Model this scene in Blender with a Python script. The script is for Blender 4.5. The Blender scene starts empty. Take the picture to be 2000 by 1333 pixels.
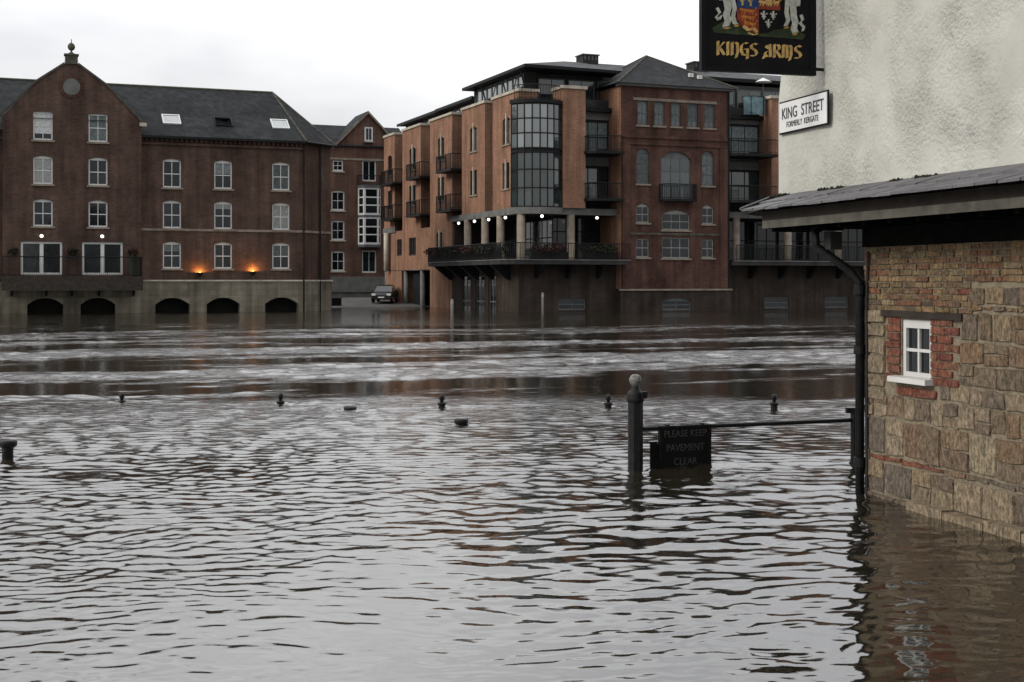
import bpy, math, random
import numpy as np
from mathutils import Vector

R = math.radians
rnd = random.Random(7)
SC = bpy.context.scene
COL = SC.collection

# ------------------------------------------------------------------ camera, sky, sun, exposure
F, CX, HY, CAMH = 2650.0, 1000.0, 550.0, 2.0          # focal length and horizon of the photo, in its own pixels
cam_d = bpy.data.cameras.new('camera')
cam = bpy.data.objects.new('camera', cam_d)
COL.objects.link(cam)
cam.location = (0, 0, CAMH)
cam.rotation_euler = (R(90), 0, 0)
cam_d.sensor_width = 36
cam_d.lens = F / 2000 * 36
cam_d.shift_y = -(666.5 - HY) / 2000
cam_d.clip_end = 6000
SC.camera = cam
SC.view_settings.view_transform = 'Standard'
SC.view_settings.look = 'None'
SC.view_settings.exposure = 0.9
SC.view_settings.gamma = 1
SC.cycles.max_bounces = 6
SC.cycles.diffuse_bounces = 3
SC.cycles.glossy_bounces = 4

SUN_EL = R(30)
SUN_DIR = Vector((-.930 * math.cos(SUN_EL), -.3676 * math.cos(SUN_EL), math.sin(SUN_EL)))   # towards the sun
sd = bpy.data.lights.new('sun', 'SUN')
sd.energy = 1.5
sd.angle = R(18)
sd.color = (1.0, .95, .87)
sun = bpy.data.objects.new('sun', sd)
sun.rotation_euler = SUN_DIR.to_track_quat('Z', 'Y').to_euler()
sun.location = (-60, -20, 80)
COL.objects.link(sun)

world = bpy.data.worlds.new('World')
SC.world = world
world.use_nodes = True
wn, wl = world.node_tree.nodes, world.node_tree.links
wn.clear()
w_out = wn.new('ShaderNodeOutputWorld')
w_bg = wn.new('ShaderNodeBackground')
w_sky = wn.new('ShaderNodeTexSky')
w_sky.sky_type = 'NISHITA'
w_sky.sun_disc = False
w_sky.sun_elevation = SUN_EL
w_sky.sun_rotation = math.atan2(SUN_DIR.x, SUN_DIR.y)
w_sky.dust_density = 4
w_mul = wn.new('ShaderNodeMix'); w_mul.data_type = 'RGBA'; w_mul.blend_type = 'MULTIPLY'
w_mul.inputs[0].default_value = 1
w_mul.inputs[7].default_value = (.1, .1, .1, 1)
wl.new(w_sky.outputs[0], w_mul.inputs[6])
w_tc = wn.new('ShaderNodeTexCoord')
w_map = wn.new('ShaderNodeMapping'); w_map.inputs['Scale'].default_value = (1, 1, 2.6)
w_no = wn.new('ShaderNodeTexNoise'); w_no.inputs['Scale'].default_value = 3.2; w_no.inputs['Detail'].default_value = 4
w_no.inputs['Roughness'].default_value = .5
wl.new(w_tc.outputs['Generated'], w_map.inputs[0]); wl.new(w_map.outputs[0], w_no.inputs['Vector'])
w_ramp = wn.new('ShaderNodeValToRGB')
w_ramp.color_ramp.elements[0].position = .36
w_ramp.color_ramp.elements[0].color = (.64, .643, .66, 1)
w_ramp.color_ramp.elements[1].position = .62
w_ramp.color_ramp.elements[1].color = (.93, .93, .935, 1)
wl.new(w_no.outputs['Fac'], w_ramp.inputs[0])
w_mix = wn.new('ShaderNodeMix'); w_mix.data_type = 'RGBA'
w_mix.inputs[0].default_value = .93                    # thick cloud cover over the clear sky
wl.new(w_mul.outputs[2], w_mix.inputs[6]); wl.new(w_ramp.outputs[0], w_mix.inputs[7])
# an overcast sky grows brighter from the horizon to the zenith (CIE overcast law, steepened to brighten the water)
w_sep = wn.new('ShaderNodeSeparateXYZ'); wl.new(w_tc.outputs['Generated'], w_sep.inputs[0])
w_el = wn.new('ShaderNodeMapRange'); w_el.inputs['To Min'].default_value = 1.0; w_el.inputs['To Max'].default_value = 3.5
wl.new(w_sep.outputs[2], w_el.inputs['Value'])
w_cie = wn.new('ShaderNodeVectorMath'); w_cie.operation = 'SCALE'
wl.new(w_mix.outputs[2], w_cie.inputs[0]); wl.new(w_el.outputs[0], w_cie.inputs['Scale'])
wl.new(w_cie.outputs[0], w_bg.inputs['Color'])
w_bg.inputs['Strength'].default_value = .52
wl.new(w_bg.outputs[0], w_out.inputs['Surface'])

# ------------------------------------------------------------------ materials
MATS = {}
ALB = .60                                              # common factor that darkens the base colours for tonal contrast


def base_mat(name):
    m = bpy.data.materials.new(name)
    m.use_nodes = True
    nt = m.node_tree
    b = nt.nodes['Principled BSDF']
    MATS[name] = m
    return m, nt.nodes, nt.links, b


def simple(name, col, rough=.6, metal=0.0, var=.25, vscale=3.0, bump=0.0, bscale=20.0, spec=.12, obj_var=0.0):
    """Procedural paint / stone / metal: colour broken up by noise, optional bump and per-object variation."""
    m, n, l, b = base_mat(name)
    tc = n.new('ShaderNodeTexCoord')
    no = n.new('ShaderNodeTexNoise'); no.inputs['Scale'].default_value = vscale; no.inputs['Detail'].default_value = 6
    l.new(tc.outputs['Object'], no.inputs['Vector'])
    mr = n.new('ShaderNodeMapRange')
    mr.inputs['From Min'].default_value = .3; mr.inputs['From Max'].default_value = .7
    mr.inputs['To Min'].default_value = 1 - var; mr.inputs['To Max'].default_value = 1 + var
    l.new(no.outputs['Fac'], mr.inputs['Value'])
    last = mr.outputs[0]
    if obj_var:
        oi = n.new('ShaderNodeObjectInfo')
        m2 = n.new('ShaderNodeMapRange')
        m2.inputs['To Min'].default_value = 1 - obj_var; m2.inputs['To Max'].default_value = 1 + obj_var
        l.new(oi.outputs['Random'], m2.inputs['Value'])
        mm = n.new('ShaderNodeMath'); mm.operation = 'MULTIPLY'
        l.new(last, mm.inputs[0]); l.new(m2.outputs[0], mm.inputs[1])
        last = mm.outputs[0]
    vm = n.new('ShaderNodeVectorMath'); vm.operation = 'SCALE'
    vm.inputs[0].default_value = [c * ALB for c in col]
    l.new(last, vm.inputs['Scale'])
    l.new(vm.outputs[0], b.inputs['Base Color'])
    b.inputs['Roughness'].default_value = rough
    b.inputs['Metallic'].default_value = metal
    b.inputs['Specular IOR Level'].default_value = spec
    if bump:
        n2 = n.new('ShaderNodeTexNoise'); n2.inputs['Scale'].default_value = bscale; n2.inputs['Detail'].default_value = 5
        l.new(tc.outputs['Object'], n2.inputs['Vector'])
        bp = n.new('ShaderNodeBump'); bp.inputs['Strength'].default_value = bump; bp.inputs['Distance'].default_value = .02
        l.new(n2.outputs['Fac'], bp.inputs['Height'])
        l.new(bp.outputs[0], b.inputs['Normal'])
    return m


def brick_mat(name, c1, c2, mortar, bw=.225, bh=.075, weather=.35):
    """Far brickwork: courses too small to pick apart at this distance."""
    m, n, l, b = base_mat(name)
    tc = n.new('ShaderNodeTexCoord')
    sp = n.new('ShaderNodeSeparateXYZ'); l.new(tc.outputs['Object'], sp.inputs[0])
    ad = n.new('ShaderNodeMath'); ad.operation = 'ADD'
    l.new(sp.outputs[0], ad.inputs[0]); l.new(sp.outputs[1], ad.inputs[1])
    cb = n.new('ShaderNodeCombineXYZ'); l.new(ad.outputs[0], cb.inputs[0]); l.new(sp.outputs[2], cb.inputs[1])
    br = n.new('ShaderNodeTexBrick')
    for k, c in (('Color1', c1), ('Color2', c2), ('Mortar', mortar)):
        br.inputs[k].default_value = (*[t * ALB for t in c], 1)
    br.inputs['Scale'].default_value = 1
    br.inputs['Brick Width'].default_value = bw; br.inputs['Row Height'].default_value = bh
    br.inputs['Mortar Size'].default_value = .007
    l.new(cb.outputs[0], br.inputs['Vector'])
    no = n.new('ShaderNodeTexNoise'); no.inputs['Scale'].default_value = .55; no.inputs['Detail'].default_value = 7; no.inputs['Roughness'].default_value = .65
    l.new(tc.outputs['Object'], no.inputs['Vector'])
    mr = n.new('ShaderNodeMapRange'); mr.inputs['From Min'].default_value = .3; mr.inputs['From Max'].default_value = .7
    mr.inputs['To Min'].default_value = 1 - weather; mr.inputs['To Max'].default_value = 1 + weather
    l.new(no.outputs['Fac'], mr.inputs['Value'])
    # rain streaks and patched tones
    mp = n.new('ShaderNodeMapping'); mp.inputs['Scale'].default_value = (2.2, 2.2, .14)
    l.new(tc.outputs['Object'], mp.inputs[0])
    n4 = n.new('ShaderNodeTexNoise'); n4.inputs['Scale'].default_value = 1.0; n4.inputs['Detail'].default_value = 5; n4.inputs['Roughness'].default_value = .6
    l.new(mp.outputs[0], n4.inputs['Vector'])
    m4 = n.new('ShaderNodeMapRange'); m4.inputs['From Min'].default_value = .3; m4.inputs['From Max'].default_value = .65
    m4.inputs['To Min'].default_value = .62; m4.inputs['To Max'].default_value = 1.15
    l.new(n4.outputs['Fac'], m4.inputs['Value'])
    mm4 = n.new('ShaderNodeMath'); mm4.operation = 'MULTIPLY'
    l.new(mr.outputs[0], mm4.inputs[0]); l.new(m4.outputs[0], mm4.inputs[1])
    vm = n.new('ShaderNodeVectorMath'); vm.operation = 'SCALE'
    l.new(br.outputs['Color'], vm.inputs[0]); l.new(mm4.outputs[0], vm.inputs['Scale'])
    l.new(vm.outputs[0], b.inputs['Base Color'])
    b.inputs['Roughness'].default_value = .85
    b.inputs['Specular IOR Level'].default_value = .05
    bp = n.new('ShaderNodeBump'); bp.inputs['Strength'].default_value = .4; bp.inputs['Distance'].default_value = .006; bp.invert = True
    l.new(br.outputs['Fac'], bp.inputs['Height']); l.new(bp.outputs[0], b.inputs['Normal'])
    return m


def glass_mat(name, col=(.012, .015, .017), rough=.06, var=.6):
    m = simple(name, col, rough, 0, var, 1.3, spec=.35, obj_var=.6)
    n, l = m.node_tree.nodes, m.node_tree.links
    b = n['Principled BSDF']
    tc = n.new('ShaderNodeTexCoord')
    no = n.new('ShaderNodeTexNoise'); no.inputs['Scale'].default_value = 1.1
    l.new(tc.outputs['Object'], no.inputs['Vector'])
    bp = n.new('ShaderNodeBump'); bp.inputs['Strength'].default_value = .12; bp.inputs['Distance'].default_value = .05
    l.new(no.outputs['Fac'], bp.inputs['Height']); l.new(bp.outputs[0], b.inputs['Normal'])
    return m


def emis(name, col, strength):
    m, n, l, b = base_mat(name)
    b.inputs['Base Color'].default_value = (*col, 1)
    b.inputs['Emission Color'].default_value = (*col, 1)
    b.inputs['Emission Strength'].default_value = strength
    return m


brick_mat('brick_brown', (.104, .056, .041), (.062, .040, .031), (.09, .077, .066))
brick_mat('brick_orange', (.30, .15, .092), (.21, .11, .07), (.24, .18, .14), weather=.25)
brick_mat('brick_old', (.105, .046, .035), (.066, .035, .027), (.08, .062, .053), weather=.4)
brick_mat('brick_back', (.135, .066, .047), (.095, .052, .04), (.12, .095, .08))
brick_mat('ashlar', (.19, .172, .132), (.155, .14, .107), (.11, .098, .076), bw=.9, bh=.36, weather=.35)
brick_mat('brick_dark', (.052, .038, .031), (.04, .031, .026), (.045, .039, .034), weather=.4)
brick_mat('slate_roof', (.038, .041, .043), (.028, .031, .033), (.017, .018, .019), bw=.3, bh=.17, weather=.25)
brick_mat('metal_roof', (.10, .105, .11), (.09, .095, .10), (.06, .062, .065), bw=.55, bh=9, weather=.2)
simple('stone_trim', (.21, .175, .14), .8, var=.3, vscale=2)
simple('stone_pale', (.42, .38, .31), .8, var=.25, vscale=1.5)
simple('stone_dark', (.075, .07, .055), .85, var=.4, vscale=3)
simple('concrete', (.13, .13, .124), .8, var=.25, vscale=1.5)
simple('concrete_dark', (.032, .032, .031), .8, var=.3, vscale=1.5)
simple('white_paint', (.60, .60, .58), .45, var=.10, vscale=4)
simple('grey_frame', (.10, .105, .11), .45, var=.2)
simple('dark_metal', (.012, .0125, .013), .5, var=.3, vscale=6, spec=.08)
simple('black_iron', (.009, .009, .0095), .45, var=.6, vscale=14, bump=.3, bscale=60, spec=.12)
simple('black_eaves_wood', (.006, .0055, .005), .8, var=.5, vscale=8, spec=.02)  # plain near-black wood for wall plate, soffit and rafter ends
simple('dark_wood', (.035, .028, .022), .7, var=.35, vscale=5)
simple('curtain', (.42, .43, .42), .9, var=.25, vscale=8, obj_var=.35)
simple('blind_dark', (.13, .15, .15), .9, var=.3, vscale=6, obj_var=.4)
glass_mat('glass')
glass_mat('glass_teal', (.022, .034, .034), .08)
glass_mat('glass_sky', (.10, .12, .125), .05, .3)
for k, i_ in (('glass_sky', 2.1), ('glass_teal', 1.7)):
    MATS[k].node_tree.nodes['Principled BSDF'].inputs['IOR'].default_value = i_
    MATS[k].node_tree.nodes['Principled BSDF'].inputs['Specular IOR Level'].default_value = .5
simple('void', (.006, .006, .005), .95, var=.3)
simple('foliage', (.014, .018, .010), .8, var=.5, vscale=9, obj_var=.3)
simple('flower', (.03, .012, .010), .8, var=.5, vscale=9)
simple('green_tub', (.018, .028, .02), .6)
emis('lamp_white', (1, .97, .9), 1.0)
emis('lamp_orange', (1, .5, .15), 2.2)
simple('dim_frame', (.26, .26, .24), .5, var=.25)


# ------------------------------------------------------------------ mesh helpers
class MB:
    def __init__(self):
        self.v, self.f = [], []

    def add(self, vs, fs):
        k = len(self.v)
        self.v += [tuple(p) for p in vs]
        self.f += [tuple(i + k for i in f) for f in fs]
        return self

    def box(self, x0, x1, y0, y1, z0, z1):
        return self.add([(x0, y0, z0), (x1, y0, z0), (x1, y1, z0), (x0, y1, z0), (x0, y0, z1), (x1, y0, z1), (x1, y1, z1), (x0, y1, z1)],
                        [(0, 3, 2, 1), (4, 5, 6, 7), (0, 1, 5, 4), (1, 2, 6, 5), (2, 3, 7, 6), (3, 0, 4, 7)])

    def prism(self, poly, d0, d1, axis='y'):
        """Extrude a 2-D polygon; axis y: poly in (x, z); axis z: poly in (x, y); axis x: poly in (y, z)."""
        n = len(poly)

        def p(a, b, d):
            return {'y': (a, d, b), 'z': (a, b, d), 'x': (d, a, b)}[axis]
        vs = [p(a, b, d0) for a, b in poly] + [p(a, b, d1) for a, b in poly]
        fs = [tuple(range(n)), tuple(range(2 * n - 1, n - 1, -1))] + [(i, i + n, (i + 1) % n + n, (i + 1) % n) for i in range(n)]
        return self.add(vs, fs)

    def tube(self, pts, r, n=8, r1=None):
        pts = [Vector(p) for p in pts]
        vs, fs = [], []
        for i, p in enumerate(pts):
            t = (pts[min(i + 1, len(pts) - 1)] - pts[max(i - 1, 0)]).normalized()
            a = t.orthogonal().normalized() if i == 0 else (a - t * a.dot(t)).normalized()
            b = t.cross(a)
            rr = r if r1 is None else r + (r1 - r) * i / (len(pts) - 1)
            for k in range(n):
                c = 2 * math.pi * k / n
                vs.append(p + (a * math.cos(c) + b * math.sin(c)) * rr)
        for i in range(len(pts) - 1):
            for k in range(n):
                fs.append((i * n + k, i * n + (k + 1) % n, (i + 1) * n + (k + 1) % n, (i + 1) * n + k))
        fs.append(tuple(range(n - 1, -1, -1)))
        fs.append(tuple((len(pts) - 1) * n + k for k in range(n)))
        return self.add(vs, fs)

    def lathe(self, prof, n=16, c=(0, 0, 0)):
        vs, fs = [], []
        for r, z in prof:
            for k in range(n):
                a = 2 * math.pi * k / n
                vs.append((c[0] + r * math.cos(a), c[1] + r * math.sin(a), c[2] + z))
        for i in range(len(prof) - 1):
            for k in range(n):
                fs.append((i * n + k, i * n + (k + 1) % n, (i + 1) * n + (k + 1) % n, (i + 1) * n + k))
        fs.append(tuple(range(n - 1, -1, -1)))
        fs.append(tuple((len(prof) - 1) * n + k for k in range(n)))
        return self.add(vs, fs)

    def mesh(self, name, mat, smooth=False):
        me = bpy.data.meshes.new(name)
        me.from_pydata(self.v, [], self.f)
        me.materials.append(MATS[mat])
        if smooth:
            me.polygons.foreach_set('use_smooth', [True] * len(me.polygons))
        me.update()
        return me

    def build(self, name, mat, parent=None, loc=None, rz=0, smooth=False):
        return put(name, self.mesh(name, mat, smooth), parent, loc, rz)


def put(name, me, parent=None, loc=None, rz=0):
    o = bpy.data.objects.new(name, me)
    COL.objects.link(o)
    o.parent = parent
    if loc is not None:
        o.location = loc
    if rz:
        o.rotation_euler = (0, 0, rz)
    return o


def thing(name, label, cat, loc=(0, 0, 0), rz=0, group=None):
    o = bpy.data.objects.new(name, None)
    o.empty_display_size = .3
    COL.objects.link(o)
    o.location = loc
    o.rotation_euler = (0, 0, rz)
    return tag(o, label, cat, group)


def tag(o, label, cat, group=None):
    o['label'] = label
    o['category'] = cat
    if group:
        o['group'] = group
    return o


def box(name, mat, parent, *b, loc=None, rz=0):
    return MB().box(*b).build(name, mat, parent, loc, rz)


def wall_with_holes(x0, x1, z0, z1, holes, depth=.16, y=0.0, top=None):
    """Wall face in the local x/z plane looking along -y, with real openings and reveals."""
    m = MB()
    xs = sorted({x0, x1, *[h[0] for h in holes], *[h[1] for h in holes]})
    zs = sorted({z0, z1, *[h[2] for h in holes], *[h[3] for h in holes]})
    for i in range(len(xs) - 1):
        for j in range(len(zs) - 1):
            a, b, c, d = xs[i], xs[i + 1], zs[j], zs[j + 1]
            if any(h[0] <= a and b <= h[1] and h[2] <= c and d <= h[3] for h in holes):
                continue
            m.add([(a, y, c), (b, y, c), (b, y, d), (a, y, d)], [(0, 1, 2, 3)])
    for a, b, c, d in holes:
        e = y + depth
        m.add([(a, y, c), (b, y, c), (b, y, d), (a, y, d), (a, e, c), (b, e, c), (b, e, d), (a, e, d)],
              [(0, 4, 5, 1), (1, 5, 6, 2), (2, 6, 7, 3), (3, 7, 4, 0)])
    return m


CACHE = {}


def arch_fill(w, h, rise, d0, d1):
    """Spandrels that turn the top of a square opening into a segmental arch."""
    m = MB()
    n = 8
    rad = (w * w / 4 + rise * rise) / (2 * rise)
    up = []
    for i in range(n + 1):
        x = -w / 2 + w * i / n
        up.append((x, h - rise + math.sqrt(max(rad * rad - x * x, 0)) - (rad - rise)))
    for i in range(n):
        (xa, za), (xb, zb) = up[i], up[i + 1]
        m.add([(xa, d0, za), (xb, d0, zb), (xb, d0, h + .002), (xa, d0, h + .002), (xa, d1, za), (xb, d1, zb)], [(0, 1, 2, 3), (0, 4, 5, 1)])
    return m


def window(parent, x, z, w, h, y=0.0, rz=0.0, rise=.14, cols=2, rows=2, frame='white_paint', pane='glass', sill='stone_trim',
           arch='brick_brown', fw=.085, fill=None, fill_h=1.0, name='window', bar=.045, xy=None, dep=.10):
    """Sash window in an opening: frame with glazing bars, single panes, sill, arched head and perhaps a curtain."""
    key = (round(w, 3), round(h, 3), rise, cols, rows, frame, pane, sill, arch, fw, bar, dep)
    if key not in CACHE:
        m = MB()
        a, b = dep, dep + .06
        m.box(-w / 2, -w / 2 + fw, a, b, 0, h); m.box(w / 2 - fw, w / 2, a, b, 0, h)
        m.box(-w / 2 + fw, w / 2 - fw, a, b, 0, fw * 1.2); m.box(-w / 2 + fw, w / 2 - fw, a, b, h - fw - rise * .7, h)
        iw, ih = w - 2 * fw, h - fw * 2.2 - rise * .7
        pw, ph = iw / cols, ih / rows
        for i in range(1, cols):
            m.box(-iw / 2 + pw * i - bar / 2, -iw / 2 + pw * i + bar / 2, a + .004, b - .004, fw * 1.2, h - fw - rise * .7)
        for j in range(1, rows):
            m.box(-iw / 2, iw / 2, a - .003, b + .003, fw * 1.2 + ph * j - bar * .6, fw * 1.2 + ph * j + bar * .6)
        fm = m.mesh(name, frame)
        pm = MB().box(-pw / 2, pw / 2, 0, .012, 0, ph).mesh('pane', pane)
        sm = MB().box(-w / 2 - .11, w / 2 + .11, -.09, dep + .02, -.11, 0).mesh('sill', sill) if sill else None
        am = arch_fill(w, h, rise, -.004, dep + .02).mesh('arch', arch) if rise else None
        CACHE[key] = (fm, pm, sm, am, pw, ph, iw)
    fm, pm, sm, am, pw, ph, iw = CACHE[key]
    loc = (x, y, z) if xy is None else (xy[0], xy[1], z)
    o = put(name, fm, parent, loc, rz)
    for i in range(cols):
        for j in range(rows):
            put('pane', pm, o, (-iw / 2 + pw * (i + .5), dep + .03, fw * 1.2 + ph * j))
    if sm:
        put('sill', sm, o)
    if am:
        put('arch', am, o)
    if fill:
        # drapery behind the panes would be hidden by the dark glass; it hangs right against it
        ck = ('cur', round(w, 2), round(h, 2), fill, fill_h)
        if ck not in CACHE:
            m = MB()
            n = 14
            cw = w - 2 * fw
            pts = [(-cw / 2 + cw * i / n, dep + .024 - .004 * (i % 2)) for i in range(n + 1)]
            zb, zt = fw * 1.2 + (h - fw * 2.2 - rise * .7) * (1 - fill_h), h - fw - rise * .7
            m.add([(a, b, zb) for a, b in pts] + [(a, b, zt) for a, b in pts], [(i, i + 1, i + n + 2, i + n + 1) for i in range(n)])
            CACHE[ck] = m.mesh('curtain', fill)
        put('curtain', CACHE[ck], o)
    return o


def railing(name, parent, pts, z0, h, mat='dark_metal', step=.13, r=.012, posts=True):
    """Balcony railing along a polyline: handrail, bottom rail and bars in one part."""
    m = MB()
    for (xa, ya), (xb, yb) in zip(pts[:-1], pts[1:]):
        L = math.hypot(xb - xa, yb - ya)
        m.tube([(xa, ya, z0 + h), (xb, yb, z0 + h)], .03, 6)
        m.tube([(xa, ya, z0 + .1), (xb, yb, z0 + .1)], .018, 6)
        n = max(2, int(L / step))
        for i in range(n + 1):
            t = i / n
            x, y = xa + (xb - xa) * t, ya + (yb - ya) * t
            m.tube([(x, y, z0), (x, y, z0 + h)], r if i % 10 else r * 2, 4)
    return m.build(name, mat, parent)


UW, VW = (.930, .3676), (-.3676, .930)                 # along the far facades, and into the buildings
ANG = math.atan2(.3676, .930)


def at(px, d):
    return ((px - CX) / F * d, d)


def to_front(O, px, py, y=0.0):
    """Photo point on a far facade plane -> metres along it and height."""
    P = (O[0] + VW[0] * y, O[1] + VW[1] * y)
    k = (px - CX) / F
    t = (k * P[1] - P[0]) / (UW[0] - k * UW[1])
    return t, CAMH + (HY - py) / F * (P[1] + UW[1] * t)


def to_flank(O, px, py, x=0.0):
    P = (O[0] + UW[0] * x, O[1] + UW[1] * x)
    k = (px - CX) / F
    t = (k * P[1] - P[0]) / (VW[0] - k * VW[1])
    return t, CAMH + (HY - py) / F * (P[1] + VW[1] * t)


BL_O, BR_O, BB_O = at(593, 90.0), at(1013, 88.0), at(700, 127.0)


def local_to_world(O, x, y, z=0.0):
    return (O[0] + UW[0] * x + VW[0] * y, O[1] + UW[1] * x + VW[1] * y, z)


# ------------------------------------------------------------------ ground and river
def structure(o):
    o['kind'] = 'structure'
    return o


simple('mud', (.10, .085, .06), .9, var=.3, vscale=.8)
simple('asphalt', (.085, .083, .08), .8, var=.3, vscale=1.2)


def ground_z(v):
    return -1.6 if v < -6 else (-1.6 + (v + 6) * 1.6 / 20 if v < 14 else (0 + (v - 14) * .045 if v < 36 else .99))


vs_, fs_ = [], []
vv = [-400, -60, -6, 4, 14, 20, 28, 36, 120, 3000]
uu = [-3000, -200, -40, 0, 20, 60, 300, 3000]
for v in vv:
    for u in uu:
        x, y, _ = local_to_world(BL_O, u, v)
        vs_.append((x, y, ground_z(v)))
nu = len(uu)
for i in range(len(vv) - 1):
    for j in range(nu - 1):
        fs_.append((i * nu + j, i * nu + j + 1, (i + 1) * nu + j + 1, (i + 1) * nu + j))
structure(MB().add(vs_, fs_).build('ground', 'asphalt'))

# river: one displaced sheet, fine in front of the quay, coarser far away and to the sides
m, n, l, b = base_mat('flood_water')
b.inputs['Base Color'].default_value = (.010, .0085, .0055, 1)
b.inputs['Roughness'].default_value = .02
b.inputs['IOR'].default_value = 2.55
tc = n.new('ShaderNodeTexCoord')
mp = n.new('ShaderNodeMapping'); mp.inputs['Rotation'].default_value = (0, 0, -ANG); mp.inputs['Scale'].default_value = (.55, 1, 1)
l.new(tc.outputs['Object'], mp.inputs[0])
n1 = n.new('ShaderNodeTexNoise'); n1.inputs['Scale'].default_value = 9; n1.inputs['Detail'].default_value = 5; n1.inputs['Roughness'].default_value = .55
n1.inputs['Distortion'].default_value = .4
l.new(mp.outputs[0], n1.inputs['Vector'])
at_ = n.new('ShaderNodeAttribute'); at_.attribute_name = 'chop'
bp = n.new('ShaderNodeBump'); bp.inputs['Distance'].default_value = .05
l.new(n1.outputs['Fac'], bp.inputs['Height'])
l.new(at_.outputs['Fac'], bp.inputs['Strength'])
l.new(bp.outputs[0], b.inputs['Normal'])


def smooth_noise(x, y, seed):
    """Cheap value noise in numpy."""
    xi, yi = np.floor(x), np.floor(y)
    xf, yf = x - xi, y - yi
    xf, yf = xf * xf * (3 - 2 * xf), yf * yf * (3 - 2 * yf)

    def h(a, b_):
        s = np.sin(a * 127.1 + b_ * 311.7 + seed * 74.7) * 43758.5453
        return s - np.floor(s)
    return (h(xi, yi) * (1 - xf) + h(xi + 1, yi) * xf) * (1 - yf) + (h(xi, yi + 1) * (1 - xf) + h(xi + 1, yi + 1) * xf) * yf


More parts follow.
